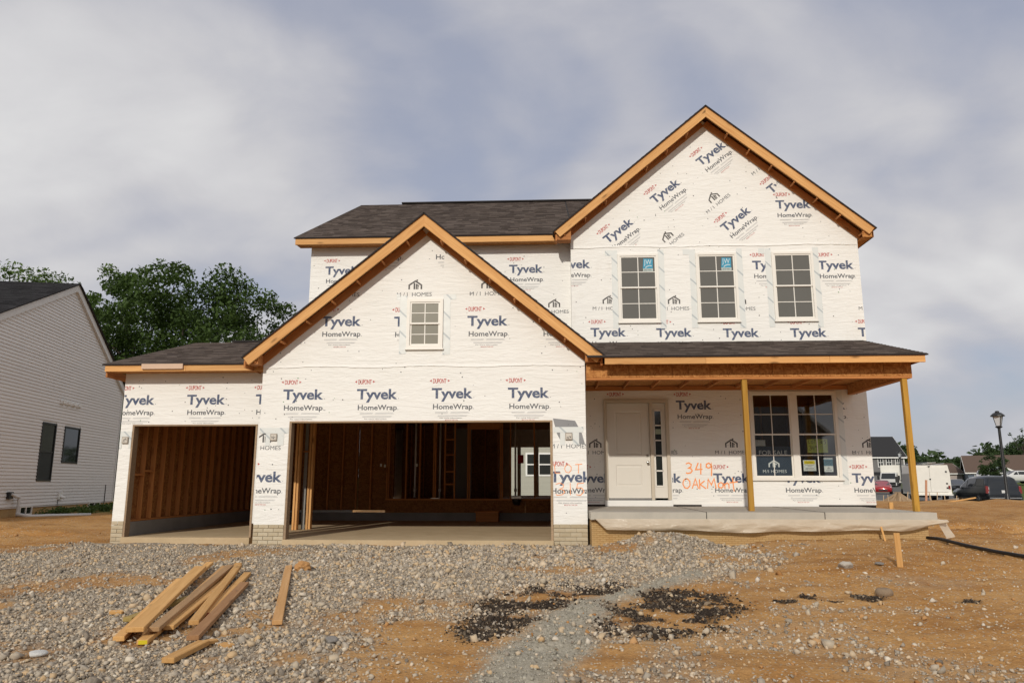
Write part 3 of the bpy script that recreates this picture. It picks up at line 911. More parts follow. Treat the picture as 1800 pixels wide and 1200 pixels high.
# rim board under the framed wall, with the plate on it
for x0, x1 in ((.35, 2.3), (2.304, 4.2), (4.204, 5.36)):
    box('rim_panel', OSB_SHADED, HOUSE, x0, x1, 6.80, 6.83, .216, .55)
box('sill_plate', PINE_DARK, HOUSE, .35, 5.36, 6.78, 6.92, .551, .589)
for x in (.37, .42, .9, 1.28, 1.67, 1.72, 1.98, 2.25, 2.62, 2.67, 3.52, 3.57, 3.80, 4.46, 4.92, 5.3):
    board('stud', PINE_DARK, HOUSE, (x, 6.85, .59), (x, 6.85, 2.79), .04, .09, up=(0, 1, 0))
for z in (.98, 1.32, 1.78, 2.20): board('blocking', PINE_DARK, HOUSE, (1.98, 6.84, z), (2.25, 6.84, z), .09, .04)
board('door_header', PINE_DARK, HOUSE, (2.69, 6.84, 2.58), (3.5, 6.84, 2.58), .09, .2)
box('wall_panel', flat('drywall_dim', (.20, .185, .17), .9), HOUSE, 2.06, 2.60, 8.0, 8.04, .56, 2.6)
MB().box(.3, 5.4, 6.96, 11.38, .50, .549).build('floor_deck', OSB_SHADED, HOUSE)
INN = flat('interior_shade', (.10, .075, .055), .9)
MB().box(-.4, -.36, 7.2, 11.38, .55, 2.8).box(5.45, 5.49, 7.0, 11.38, .55, 2.8).build('partition', OSB_SHADED, HOUSE)
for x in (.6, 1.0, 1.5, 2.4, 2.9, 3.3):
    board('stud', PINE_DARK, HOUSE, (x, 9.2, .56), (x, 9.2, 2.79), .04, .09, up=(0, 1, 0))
MB().box(.3, 3.3, 9.3, 9.34, .55, 2.79).build('partition', OSB_SHADED, HOUSE)
for x in (1.13, 1.82, 3.93):
    MB().tube([(x, 6.97, .62), (x, 6.97, 2.75)], .028, 8).tube([(x, 6.97, .78), (x, 6.97, .86)], .04, 8).build('drain_pipe', PVC, HOUSE, smooth=True)
box('foil_duct', CHROME, HOUSE, 3.83, 4.10, 6.72, 6.79, .60, .66)
box('foil_duct', CHROME, HOUSE, 1.62, 1.86, 6.74, 6.79, .592, .615)
MB().lathe([(.02, -.16), (.09, -.15), (.125, -.06), (.13, 0)], 14, c=(3.97, 6.74, .58)).build('floor_drain', BLACK, HOUSE)
box('red_tag', flat('red_tag', (.32, .02, .02)), HOUSE, 4.0, 4.16, 6.90, 6.91, 1.55, 1.78)
for x, z in ((.20, 1.50), (.31, 1.48), (1.2, 1.5)): box('outlet_box', WHITE, HOUSE, x - .025, x + .025, 6.77, 6.80, z - .04, z + .04)
# the paired studs between the two bays
for x, y in ((-.80, 2.75), (-.745, 2.77), (-.58, 3.02), (-.53, 3.05)):
    board('post_stud', PINE, HOUSE, (x, y, .0), (x, y, 2.79), .045, .14, up=(0, 1, 0))
board('blocking', PINE_DARK, HOUSE, (-.72, 2.9, 1.72), (-.60, 2.96, 1.72), .04, .03)
box('partition_edge', BLOCK, HOUSE, -.70, -.63, 2.95, 2.97, 0, 2.79)
t = thing('wooden_step', 'low plywood step box on the garage floor against the rear wall', 'step', (3.2, 6.5, 0))
for a in ((2.9, 3.5, 6.30, 6.33, 0, .24), (2.9, 2.93, 6.33, 6.78, 0, .24), (3.47, 3.5, 6.33, 6.78, 0, .24)): box('side_board', PINE_DARK, t, *a)
box('tread', PINE_DARK, t, 2.88, 3.52, 6.28, 6.78, .241, .275)

# ---- roofs: deck plus shingle tabs laid in courses
def shingles(name, mat, parent, o, u, s, length, run, exp=.145, tab=(.12, .34), lift=.006, kind='stuff', inside=None):
    """o: eave corner, u: unit along the eave, s: unit up the slope; tabs overlap like laminated shingles"""
    o, u, s = Vector(o), Vector(u), Vector(s); n = u.cross(s).normalized()
    if n.z < 0: n = -n
    m = MB(); k = 0; rnd = random.Random(len(name) + int(length * 100))
    nrow = int(run / exp)
    for r in range(nrow + 1):
        a = r * exp; b = min(a + exp, run)
        if b - a < .01: continue
        x = -rnd.random() * .3
        while x < length:
            w = rnd.uniform(*tab); x1 = min(x + w, length); x0 = max(0, x)
            if x1 > x0 + .01 and (inside is None or inside((x0 + x1) / 2, (a + b) / 2)):
                t0 = lift + rnd.random() * .006 + .004; t1 = .002
                drop = .0 if rnd.random() < .5 else .012
                p = [o + u * x0 + s * (a - drop) + n * t0, o + u * x1 + s * (a - drop) + n * t0, o + u * x1 + s * b + n * t1, o + u * x0 + s * b + n * t1,
                     o + u * x0 + s * (a - drop), o + u * x1 + s * (a - drop)]
                m.raw(p, [(0, 1, 2, 3), (4, 5, 1, 0), (0, 3, 4), (1, 5, 2)])
            x += w
    return m.build(name, mat, parent, kind=kind)
def roof(parent, p_eave0, p_eave1, p_top1, p_top0, mat=SHINGLE, th=.03, label=None, inside=None, deck=OSB, exp=.145, tab=(.12, .34)):
    """a sloping deck with a dark drip edge and shingles as its sub-part"""
    a, b, c, d = map(Vector, (p_eave0, p_eave1, p_top1, p_top0))
    u = (b - a).normalized(); s = (d - a) - u * (d - a).dot(u); run = s.length; s.normalize()
    n = u.cross(s).normalized()
    if n.z < 0: n = -n
    dk = MB().slab([p - n * th for p in (a, b, c, d)], n * (th - .004)).build('roof_deck', deck, parent, **({'label': label} if label else {}))
    MB().slab([p - n * .022 for p in (a - s * .02 - u * .022, b - s * .02 + u * .022, c + u * .022, d - u * .022)], n * .026).build('underlay', ROOFEDGE, dk)
    shingles('shingles', mat, dk, a + n * .002, u, s, (b - a).length, run, exp=exp, tab=tab, inside=inside)
    return dk
SL_G = .825; RX_G, RZ_G = 2.485, 6.14
# garage gable roof: eaves run along Y
zt = lambda x: RZ_G - SL_G * abs(x - RX_G)
roof(HOUSE, (-.90, 2.5, zt(-.90)), (-.90, -.36, zt(-.90)), (RX_G, -.36, RZ_G), (RX_G, 2.5, RZ_G), label='left slope of the front garage gable roof')
roof(HOUSE, (5.87, -.36, zt(5.87)), (5.87, 2.5, zt(5.87)), (RX_G, 2.5, RZ_G), (RX_G, -.36, RZ_G), label='right slope of the front garage gable roof')
# big right gable roof
SL_B = .843; RX_B, RZ_B = 8.46, 9.40; zb = lambda x: RZ_B - SL_B * abs(x - RX_B)
roof(HOUSE, (5.0, 7.7, zb(5.0)), (5.0, 1.79, zb(5.0)), (RX_B, 1.79, RZ_B), (RX_B, 7.7, RZ_B), label='left slope of the tall gable roof')
roof(HOUSE, (11.97, 1.79, zb(11.97)), (11.97, 7.7, zb(11.97)), (RX_B, 7.7, RZ_B), (RX_B, 1.79, RZ_B), label='right slope of the tall gable roof')
# main roof, front and back slope
SM = .525
roof(HOUSE, (-.92, 2.13, 6.535), (5.42, 2.13, 6.535), (5.42, 7.9, 6.535 + SM * 5.77), (-.92, 7.9, 6.535 + SM * 5.77), label='dark shingled main roof slope facing the street')
roof(HOUSE, (5.46, 2.95, 6.535 + SM * .82), (11.7, 2.95, 6.535 + SM * .82), (11.7, 7.9, 6.535 + SM * 5.77), (5.46, 7.9, 6.535 + SM * 5.77), label='main roof behind the tall gable')
MB().slab([(-.92, 7.9, 9.56), (11.7, 7.9, 9.56), (11.7, 12, 7.4), (-.92, 12, 7.4)], (0, 0, -.04)).build('rear_roof_slope', SHINGLE, HOUSE)
MB().box(.35, 8.0, 7.80, 8.0, 9.565, 9.605).build('ridge_vent', ROOFEDGE, HOUSE)
# left garage roof
SLG = .303
roof(HOUSE, (-3.84, .09, 3.30), (-.60, .09, 3.30), (-.60, 3.75, 3.30 + SLG * 3.66), (-3.84, 3.75, 3.30 + SLG * 3.66), label='low shingled roof over the single garage')
MB().slab([(-3.84, 3.75, 4.408), (-.64, 3.75, 4.408), (-.64, 7.4, 3.30), (-3.84, 7.4, 3.30)], (0, 0, -.04)).build('rear_roof_slope', SHINGLE, HOUSE)
MB().box(-2.9, -.7, 3.68, 3.82, 4.415, 4.455).build('ridge_vent', ROOFEDGE, HOUSE)
# porch roof
SP = .2835
roof(HOUSE, (5.585, -.47, 3.285), (11.60, -.47, 3.285), (11.60, 2.15, 3.285 + SP * 2.62), (5.585, 2.15, 3.285 + SP * 2.62), label='shingled porch roof')
roof(HOUSE, (5.0, .62, 3.285 + SP * 1.09), (5.56, .62, 3.285 + SP * 1.09), (5.56, 2.15, 3.285 + SP * 2.62), (5.0, 2.15, 3.285 + SP * 2.62), label='porch roof running into the valley of the garage roof')
MB().slab([(11.57, -.42, 3.17), (11.57, 2.15, 3.17), (11.57, 2.15, 3.96), (11.57, -.42, 3.22)], (.02, 0, 0)).build('roof_end_board', OSB, HOUSE)
MB().box(5.56, 11.50, .0, 2.5, 3.12, 3.14).build('porch_ceiling', OSB, HOUSE)

# ---- bare timber edges
def rake(x0, z0, x1, z1, y, h=.165, th=.04, drop=.035, mat=PINE):
    L = math.hypot(x1 - x0, z1 - z0)
    dx, dz = (x1 - x0) / L, (z1 - z0) / L
    nx, nz = (dz, -dx) if dx > 0 else (-dz, dx)
    if nz > 0: nx, nz = -nx, -nz
    o = drop + h / 2
    return (x0 + nx * o, y, z0 + nz * o), (x1 + nx * o, y, z1 + nz * o), h
def rake_pair(xl, xr_, zfun, rx, rz, y, wally, zlow):
    for x0 in (xl, xr_):
        s = 1 if x0 < rx else -1
        a, b, h = rake(x0, zfun(x0), rx + s * .06, rz + .0495, y, .175)
        # rake board as a prism with a plumb cut at the ridge and a level-ish cut at the tail
        d = Vector((rx - x0, 0, rz - zfun(x0))).normalized(); n = Vector((d.z * s, 0, -d.x * s)) if 0 else Vector((s * d.z if False else (d.z if s > 0 else -abs(d.z)), 0, -abs(d.x)))
        nn = Vector((s * abs(d.z), 0, -abs(d.x)))
        up0 = Vector((x0, y, zfun(x0) - .030)); up1 = Vector((rx, y, rz - .030 ))
        hv = .185 / abs(d.x)
        p = [up0, up0 + nn * .175, Vector((rx, y, rz - .030 - hv * 1.0)), up1]
        L = (up1 - up0).length
        # local mesh with X along the board for the grain
        X = d; Z = Vector((0, 1, 0)).cross(X) * 1.0; Yv = Z.cross(X)
        if Z.z < 0: Z = -Z; Yv = -Yv
        Mx = Matrix((X, Z.cross(X), Z)).transposed().to_4x4(); Mx.translation = up0
        inv = Mx.inverted()
        loc = [inv @ q for q in p]; off = inv.to_3x3() @ Vector((0, .042, 0))
        m = MB().slab([tuple(q) for q in loc], tuple(off))
        me = m.mesh('rake_board', PINE)
        bm = bmesh.new(); bm.from_mesh(me); bmesh.ops.recalc_face_normals(bm, faces=bm.faces[:]); bmesh.ops.bevel(bm, geom=bm.edges[:], offset=.003, segments=1, affect='EDGES'); bm.to_mesh(me); bm.free()
        o = link('rake_board', me, None); o.location = up0; o.rotation_euler = Mx.to_euler()
        o.parent = HOUSE; o.matrix_parent_inverse = wm(HOUSE).inverted()
        # lookouts under the overhang
        n_ = int(L / .61)
        for k in range(n_ + 1):
            q = up0 + d * (.12 + k * .61) + nn * .185
            if (q - up1).length < .25: continue
            board('lookout', PINE_DARK, HOUSE, (q.x, y + .045, q.z), (q.x, wally - .036, q.z), .035, .05, up=-nn)
        # second rafter flat against the wall
        board('wall_rafter', PINE_DARK, HOUSE, up0 + Vector((0, wally - y - .019, 0)) + nn * .165 + d * .05, up1 + Vector((0, wally - y - .019, 0)) + nn * .165 - d * .19, .033, .15, up=-nn)
rake_pair(-.885, 5.855, zt, RX_G, RZ_G, -.35, 0, 3.3)
rake_pair(5.03, 11.94, zb, RX_B, RZ_B, 1.80, 2.15, 6.4)
# tails boxed at the foot of the rakes
def fascia(x0, x1, y, z, h=.13, n='fascia_board'):
    board(n, PINE, HOUSE, (x0, y + .02, z - h / 2), (x1, y + .02, z - h / 2), .04, h)
fascia(-3.815, -2.2, .10, 3.285); fascia(-2.197, -.60, .10, 3.285)
fascia(-.91, 1.7, 2.14, 6.51, .14); fascia(1.703, 5.05, 2.14, 6.51, .14)
for a, b in ((5.88, 7.7), (7.703, 9.9), (9.903, 11.575)): fascia(a, b, -.46, 3.262, .125)
DE = flat('pale_drip_edge', (.60, .46, .32))
for q in ((5.88, 11.59, -.475, -.455, 3.263, 3.285), (-3.83, -.62, .085, .103, 3.283, 3.303), (-.92, 5.02, 2.125, 2.143, 6.512, 6.535)): MB().box(*q).build('drip_edge', DE, HOUSE)
for x, y0, y1, z in ((-.865, -.30, 2.5, 3.30), (5.835, -.30, -.05, 3.30), (5.06, 1.86, 2.14, 6.43), (11.92, 1.86, 7.6, 6.40), (-3.80, .15, 3.7, 3.2)):
    board('eave_board', PINE_DARK, HOUSE, (x, y0, z - .08), (x, y1, z - .08), .035, .14)
# soffit underside of the left eaves
MB().slab([(-.90, 2.18, 6.38), (5.05, 2.18, 6.38), (5.05, 2.50, 6.40), (-.90, 2.50, 6.40)], (0, 0, .012)).build('soffit_board', OSB, HOUSE)
MB().slab([(-3.80, .14, 3.165), (-.62, .14, 3.165), (-.62, .50, 3.17), (-3.80, .50, 3.17)], (0, 0, .012)).build('soffit_board', OSB, HOUSE)
MB().slab([(11.70, 1.85, 6.25), (11.93, 1.85, 6.25), (11.93, 2.6, 6.25), (11.70, 2.6, 6.25)], (0, 0, .012)).slab([(11.70, 1.86, 6.25), (11.93, 1.86, 6.25), (11.93, 1.86, 6.36), (11.70, 1.86, 6.50)], (0, .02, 0)).build('soffit_return', OSB, HOUSE)
MB().slab([(5.05, 1.87, 6.30), (5.385, 1.87, 6.30), (5.385, 1.87, 6.66), (5.05, 1.87, 6.37)], (0, .25, 0)).build('soffit_return', PINE_DARK, HOUSE)
MB().slab([(-.62, -.28, 3.22), (-.87, -.28, 3.22), (-.62, -.28, 3.42)], (0, .5, 0)).build('soffit_return', PINE_DARK, HOUSE)
MB().slab([(5.54, -.28, 3.22), (5.83, -.28, 3.22), (5.54, -.28, 3.42)], (0, .2, 0)).build('soffit_return', PINE_DARK, HOUSE)
box('scrap_board', flat('scrap_pink', (.62, .44, .32)), HOUSE, -3.06, -2.24, .055, .095, 3.195, 3.295, label='short weathered scrap of board nailed across the low fascia')
# porch beam: sheathed header of panels, plate under it, side beam back to the wall
xs_ = [5.56, 6.35, 7.15, 7.45, 8.75, 8.98, 9.9, 10.55, 10.98, 11.48]
for a, b in zip(xs_, xs_[1:]):
    box('beam_panel', OSB, HOUSE, a + .003, b - .003, -.125 + R.uniform(0, .006), -.105, 2.935, 3.20)
box('beam_core', PINE_DARK, HOUSE, 5.56, 11.48, -.104, -.0, 2.93, 3.20)
board('beam_plate', PINE_DARK, HOUSE, (5.56, -.06, 2.912), (11.47, -.06, 2.912), .15, .035)
box('side_beam', OSB, HOUSE, 11.34, 11.47, .02, 2.48, 2.93, 3.11)
board('beam_plate', PINE_DARK, HOUSE, (11.405, .02, 2.912), (11.405, 2.48, 2.912), .14, .035)
for x in np.arange(5.9, 11.4, .61):
    board('porch_joist', PINE_DARK, HOUSE, (float(x), .0, 3.085), (float(x), 2.48, 3.085), .04, .07)
board('ledger', PINE_DARK, HOUSE, (5.56, 2.475, 3.06), (11.5, 2.475, 3.06), .04, .10)
for x in (8.46, 11.34):
    board('porch_post', TREATED, HOUSE, (x, -.07, .526), (x, -.07, 2.894), .092, .092, up=(0, 1, 0))

# ---- windows
def window(x, z, w, h, y, pane, parent=HOUSE, grid=True, double=True, tape=True, fr=.05, brick_=.03, label=None, sill=True):
    """double hung window; x,z is the lower left of the whole unit"""
    f = MB(); d = .035
    f.box(x, x + w, y - d, y + .05, z, z + fr).box(x, x + w, y - d, y + .05, z + h - fr, z + h)
    f.box(x, x + fr, y - d, y + .05, z + fr, z + h - fr).box(x + w - fr, x + w, y - d, y + .05, z + fr, z + h - fr)
    fo = f.build('window', VINYL, parent, **({'label': label} if label else {}))
    ix0, ix1, iz0, iz1 = x + fr, x + w - fr, z + fr, z + h - fr
    zm = (iz0 + iz1) / 2
    sash = ((zm - .012, iz1, y - .008), (iz0, zm + .012, y + .012)) if double else ((iz0, iz1, y - .008),)
    for k, (a, b, yy) in enumerate(sash):
        s = .032; q = MB()
        q.box(ix0 + .001, ix1 - .001, yy - .012, yy + .012, a, a + s).box(ix0 + .001, ix1 - .001, yy - .012, yy + .012, b - s, b)
        q.box(ix0 + .001, ix0 + s, yy - .0115, yy + .0115, a + s, b - s).box(ix1 - s, ix1 - .001, yy - .0115, yy + .0115, a + s, b - s)
        q.build('sash', VINYL, fo)
        MB().box(ix0 + s - .005, ix1 - s + .005, yy + .0005, yy + .005, a + s - .005, b - s + .005).build('pane', pane, fo)
        if grid:
            xm = (ix0 + ix1) / 2; zc = (a + b) / 2
            MB().box(xm - .009, xm + .009, yy - .007, yy - .001, a + s, b - s).box(ix0 + s, ix1 - s, yy - .0075, yy - .0012, zc - .008, zc + .008).build('glazing_bar', VINYL, fo)
    if sill:
        MB().box(x - .02, x + w + .02, y - .05, y - .001, z - .028, z - .001).build('sill', VINYL, fo)
    return fo
def tape(x0, x1, z0, z1, y, ruck=0):
    nz = max(2, int((z1 - z0) / .12)); m = MB(); v = []
    for i in range(nz + 1):
        z = z0 + (z1 - z0) * i / nz
        v += [(x0 + R.uniform(-.006, .006), y - .0035 - R.uniform(0, .002), z), (x1 + R.uniform(-.006, .006), y - .0035 - R.uniform(0, .002), z)]
    m.raw(v, [(2 * i, 2 * i + 1, 2 * i + 3, 2 * i + 2) for i in range(nz)])
    return m.build('flashing_tape', TAPE, HOUSE)
for i, x in enumerate((6.42, 8.14, 9.80)):
    window(x, 4.48, .90, 1.55, 2.15, PANE_UP, label=['left of the three upper windows', 'middle of the three upper windows', 'right of the three upper windows'][i])
    tape(x - .13, x - .004, 4.34, 6.12, 2.15); tape(x + .904, x + 1.03, 4.33, 6.13, 2.15)
    tape(x - .27, x - .132, 6.00, 6.13, 2.15)
GW = window(2.14, 3.54, .70, .97, 0, PANE_GABLE, label='small window in the garage gable', fr=.06)
tape(2.0, 2.135, 3.44, 4.58, 0); tape(2.845, 2.98, 3.42, 4.60, 0); tape(2.98, 3.09, 4.5, 4.6, 0); tape(1.93, 2.0, 4.5, 4.62, 0)
# window maker's stickers on two upper panes
def sticker(x, z):
    SK = flat('sticker_blue', (.05, .30, .45), .5); 
    m = MB().use(SK).quad((x, 2.1285, z + .07), (x + .22, 2.1285, z + .07), (x + .225, 2.1285, z + .29), (x + .02, 2.1285, z + .30))
    m.use(flat('sticker_pale', (.45, .52, .50), .5)).quad((x + .005, 2.1285, z), (x + .225, 2.1285, z), (x + .225, 2.1285, z + .069), (x + .003, 2.1285, z + .069))
    WT = flat('sticker_white', (.62, .70, .72), .5)
    for mat, (v, f) in ((WT, shift(glyphs('JW', .115, .17, .0), .025, .165)), (DARKGAP, shift(glyphs('JELD-WEN', .028, .16, .0), .03, .02)),
                        (WT, (ribbon([(.06, .085), (.09, .115), (.14, .135), (.20, .13)], .018)[0], ribbon([(.06, .085), (.09, .115), (.14, .135), (.20, .13)], .018)[1]))):
        m.use(mat); m.raw([(x + p[0], 2.1270, z + p[1]) for p in v], f)
    m.build('sticker', None, HOUSE)
sticker(6.975, 5.62); sticker(8.695, 5.62)

# twin window on the porch
TW = MB()
y = 2.5
TW.box(9.22, 11.08, y - .04, y + .04, 2.92, 2.975).box(9.22, 11.08, y - .04, y + .04, 1.095, 1.14)
for a, b in ((9.22, 9.275), (10.085, 10.215), (11.025, 11.08)): TW.box(a, b, y - .04, y + .04, 1.14, 2.92)
TWo = TW.build('window', VINYL, HOUSE, label='twin window beside the porch post')
MB().box(9.18, 11.12, y - .055, y - .001, 1.068, 1.094).build('sill', VINYL, TWo)
for a, b in ((9.275, 10.085), (10.215, 11.025)):
    for k, (z0, z1, yy) in enumerate(((2.03, 2.92, y - .012), (1.14, 2.06, y + .012))):
        s = .03
        MB().box(a, b, yy - .012, yy + .012, z0, z0 + s).box(a, b, yy - .012, yy + .012, z1 - s, z1).box(a, a + s, yy - .0115, yy + .0115, z0 + s, z1 - s).box(b - s, b, yy - .0115, yy + .0115, z0 + s, z1 - s).build('sash', VINYL, TWo)
        MB().box(a + s - .004, b - s + .004, yy + .001, yy + .004, z0 + s - .004, z1 - s + .004).build('pane', GLASS, TWo)
        MB().box((a + b) / 2 - .008, (a + b) / 2 + .008, yy - .007, yy - .001, z0 + s, z1 - s).box(a + s, b - s, yy - .0075, yy - .0012, (z0 + z1) / 2 - .008, (z0 + z1) / 2 + .008).build('glazing_bar', VINYL, TWo)
tape(11.10, 11.22, .98, 3.0, 2.5)
# room behind the window
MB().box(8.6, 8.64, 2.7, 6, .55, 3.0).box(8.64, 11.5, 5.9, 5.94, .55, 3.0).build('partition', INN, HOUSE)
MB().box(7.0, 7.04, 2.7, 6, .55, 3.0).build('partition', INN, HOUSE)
for x in (9.0, 9.7, 10.4, 11.1): board('stud', PINE_DARK, HOUSE, (x, 5.85, .56), (x, 5.85, 2.99), .04, .09, up=(0, 1, 0))

# front door
D = MB(); y = 2.52
D.box(6.06, 7.47, 2.455, 2.60, 2.735, 2.805)
for a, b in ((6.06, 6.125), (7.05, 7.115), (7.40, 7.47)): D.box(a, b, 2.455, 2.60, .66, 2.735)
Do = D.build('door_frame', FRAMETAN, HOUSE)
def panel_door(x0, x1, z0, z1, y, rects, mat, name, parent):
    """a slab with sunk panels that have a raised field"""
    m = MB(); xs2 = sorted({x0, x1, *[v for r in rects for v in r[:2]]}); zs2 = sorted({z0, z1, *[v for r in rects for v in r[2:]]})
    for a, b in zip(xs2, xs2[1:]):
        for c, d in zip(zs2, zs2[1:]):
            if not any(r[0] <= a and b <= r[1] and r[2] <= c and d <= r[3] for r in rects): m.quad((a, y, c), (b, y, c), (b, y, d), (a, y, d))
    for a, b, c, d in rects:
        e = .022; q = .012; p0 = [(a, y, c), (b, y, c), (b, y, d), (a, y, d)]; p1 = [(a + e, y + q, c + e), (b - e, y + q, c + e), (b - e, y + q, d - e), (a + e, y + q, d - e)]
        e2 = .05; p2 = [(a + e2, y + q - .008, c + e2), (b - e2, y + q - .008, c + e2), (b - e2, y + q - .008, d - e2), (a + e2, y + q - .008, d - e2)]
        for u_, w_ in ((p0, p1), (p1, p2)):
            for i in range(4): m.quad(u_[i], u_[(i + 1) % 4], w_[(i + 1) % 4], w_[i])
        m.quad(*p2)
    m.box(x0, x1, y + .02, y + .044, z0, z1)
    return m.build(name, mat, parent)
DR = panel_door(6.13, 7.045, .70, 2.73, 2.505, [(6.30, 6.875, .95, 1.40), (6.30, 6.875, 1.62, 2.56)], DOORW, 'front_door', HOUSE)
MB().box(6.13, 7.045, 2.47, 2.54, .665, .698).build('door_sill', CHROME, Do)
MB().lathe([(.028, 0), (.028, -.02), (.012, -.025), (.012, -.045), (.028, -.055), (.030, -.075), (.018, -.085)], 12, 'y', (6.985, 2.503, 1.45)).build('door_knob', CHROME, DR, smooth=True)
MB().lathe([(.026, 0), (.026, -.018), (.010, -.022), (.010, -.03)], 12, 'y', (6.98, 2.503, 1.60)).build('deadbolt', CHROME, DR, smooth=True)
SD = panel_door(7.118, 7.398, .70, 2.73, 2.507, [], DOORW, 'sidelight', HOUSE)
for i in range(5):
    z = .965 + i * .325
    MB().box(7.165, 7.300, 2.500, 2.506, z, z + .295).build('pane', PANE_DARK, SD)
    MB().box(7.150, 7.315, 2.492, 2.5065, z + .297, z + .323).build('glazing_bar', VINYL, SD)
MB().box(7.148, 7.164, 2.492, 2.5065, .94, 2.60).box(7.301, 7.317, 2.492, 2.5065, .94, 2.60).box(7.148, 7.317, 2.4922, 2.5066, .94, .964).build('glazing_bar', VINYL, SD)
box('paper_slip', flat('pale_green_paper', (.30, .36, .28)), HOUSE, 7.17, 7.295, 2.495, 2.499, 2.06, 2.17)
box('threshold_board', TRIM_TAN if 0 else WHITE, HOUSE, 6.05, 7.49, 2.44, 2.50, .53, .655, label='scuffed white board under the door')

# wall boxes for lamps beside the garage doors with their flashing tape
def light_box(x, z, y, shadow_pts=None):
    if shadow_pts:
        m = MB().slab([(a, y - .0015, b) for a, b in shadow_pts], (0, -.002, 0)); m.build('shadow_patch', SHADOW_GREY, HOUSE, label='grey patch painted as a shadow beside the garage doorway')  # thin grey sheet cut to a shadow's outline, shade put into its colour
    o = box('lamp_box', flat('box_grey', (.42, .37, .31)), HOUSE, x - .065, x + .065, y - .035, y - .002, z - .07, z + .06, bevel=.006)
    MB().box(x - .05, x + .05, y - .0385, y - .0355, z - .052, z + .044).build('cover', flat('box_face', (.62, .57, .5)), o)
    m = MB()
    rr_ = random.Random(int(x * 10)); px_, pz_ = x - .03, z
    pts = [(px_ + rr_.uniform(-.02, .07), pz_ + rr_.uniform(-.045, .04)) for _ in range(9)]
    v, f = ribbon(pts, .007); m.raw([(a, y - .0395, b) for a, b in v], f); m.build('marker_scrawl', P_BLK, o)
    tp = MB()
    for a, b, c, d in ((max(x - .30, -3.605) if x < -1 else x - .28, min(x + .27, 5.53), z + .068, z + .17), (x - .16, x - .07, z - .17, z + .066), (x + .07, x + .19, z - .16, z + .067)):
        if x < -1: a, b = max(a, -3.606), min(b, -3.375)
        if b - a > .02: tp.box(a, b, y - .006, y - .0045, c, d)
    tp.build('flashing_tape', TAPE, HOUSE)
light_box(-.33, 1.87, 0)
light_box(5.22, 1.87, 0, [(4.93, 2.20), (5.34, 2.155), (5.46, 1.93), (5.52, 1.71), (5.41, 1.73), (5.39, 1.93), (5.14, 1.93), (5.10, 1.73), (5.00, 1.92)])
light_box(-3.49, 1.85, .5)

# ---- prints
GC = xr(-.615, 5.535)
grk = [(RX_G, 5.93, SL_G, -1), (RX_G, 5.93, -SL_G, -1)]       # keep below both rakes
for k, x, z in [('T', -.2, 2.58), ('T', 1.22, 2.58), ('T', 2.65, 2.59), ('T', 4.09, 2.59)]:
    stamp(HOUSE, 'wrap_print', art_tyvek(), x, z, -.002, clips=GC + xr(z0=2.17))
for k, x, z, a, b in [('T', -.91, 1.04, -.615, -.05), ('T', 4.86, 1.04, 4.925, 5.535), ('M', -.87, 1.63, -.615, -.05), ('M', 4.88, 1.65, 4.925, 5.535)]:
    stamp(HOUSE, 'wrap_print', art_tyvek() if k == 'T' else [q for i, q in enumerate(art_mi()) if x < 0 or i == 0], x, z, -.002, clips=xr(a, b))
for k, x, z, c in [('T', .47, 4.0, []), ('T', 1.89, 3.98, xr(b=2.0)), ('T', 3.31, 3.98, []), ('H', 4.74, 3.97, []), ('M', 1.93, 4.57, []), ('M', 3.35, 4.57, []), ('M', .51, 4.58, []), ('H', 1.22, 5.52, []), ('H', 2.65, 5.52, xr(b=2.84))]:
    stamp(HOUSE, 'wrap_print', art_mi() if k == 'M' else art_tyvek(k == 'T'), x, z, -.002, clips=GC + grk + c)
for x, a, b in ((-2.32, None, None), (-3.75, -3.605, None), (-.93, None, -.60)):
    stamp(HOUSE, 'wrap_print', art_tyvek(), x, 2.55, .498, clips=xr(a, b, 2.155))
for k, x, z, c in [('T', -.29, 5.76, []), ('T', 3.98, 5.74, []), ('T', 1.13, 5.76, []), ('T', 2.55, 5.75, []), ('M', 4.65, 4.78, xr(b=5.38)), ('M', 3.22, 4.78, []), ('T', -1.7, 5.76, xr(a=-.635))]:
    stamp(HOUSE, 'wrap_print', art_mi() if k == 'M' else art_tyvek(), x, z, 2.498, clips=c)
BY = 2.148; BC = xr(5.39, 11.695)
for k, x, z, c in [('T', 5.04, 5.73, []), ('T', 9.38, 5.65, xr(b=9.70)), ('T', 10.8, 5.63, []), ('M', 5.85, 4.76, []), ('M', 7.28, 4.74, []), ('M', 8.71, 4.72, []), ('M', 10.16, 4.71, []), ('M', 11.6, 4.7, []),
                   ('T', 5.79, 4.17, []), ('T', 7.22, 4.15, []), ('T', 8.66, 4.13, []), ('T', 10.1, 4.12, []), ('T', 11.54, 4.12, [])]:
    stamp(HOUSE, 'wrap_print', art_mi() if k == 'M' else art_tyvek(), x, z, BY, clips=BC + xr(z1=6.19) + c)
brk = [(RX_B, 9.12, SL_B, -1), (RX_B, 9.12, -SL_B, -1)]
for k, x, z, c in [('R', 6.21, 6.28, []), ('R', 7.29, 7.2, []), ('R', 8.36, 8.09, []), ('R', 8.83, 6.51, [(9.75, 6.9, -1, -.25)]), ('R', 9.9, 7.39, xr(b=10.03)), ('M', 8.47, 6.95, []), ('M', 7.4, 6.04, []), ('M', 9.53, 7.84, [])]:
    stamp(HOUSE, 'wrap_print', art_mi() if k == 'M' else art_tyvek(), x, z, BY, rot=math.radians(38.5), clips=BC + xr(z0=6.235) + brk + c)
for k, x, z in [('T', 9.98, 7.05), ('M', 10.04, 7.62)]:
    stamp(HOUSE, 'wrap_print', art_mi() if k == 'M' else art_tyvek(), x, z, BY - .001, clips=BC + brk)
PY = 2.498
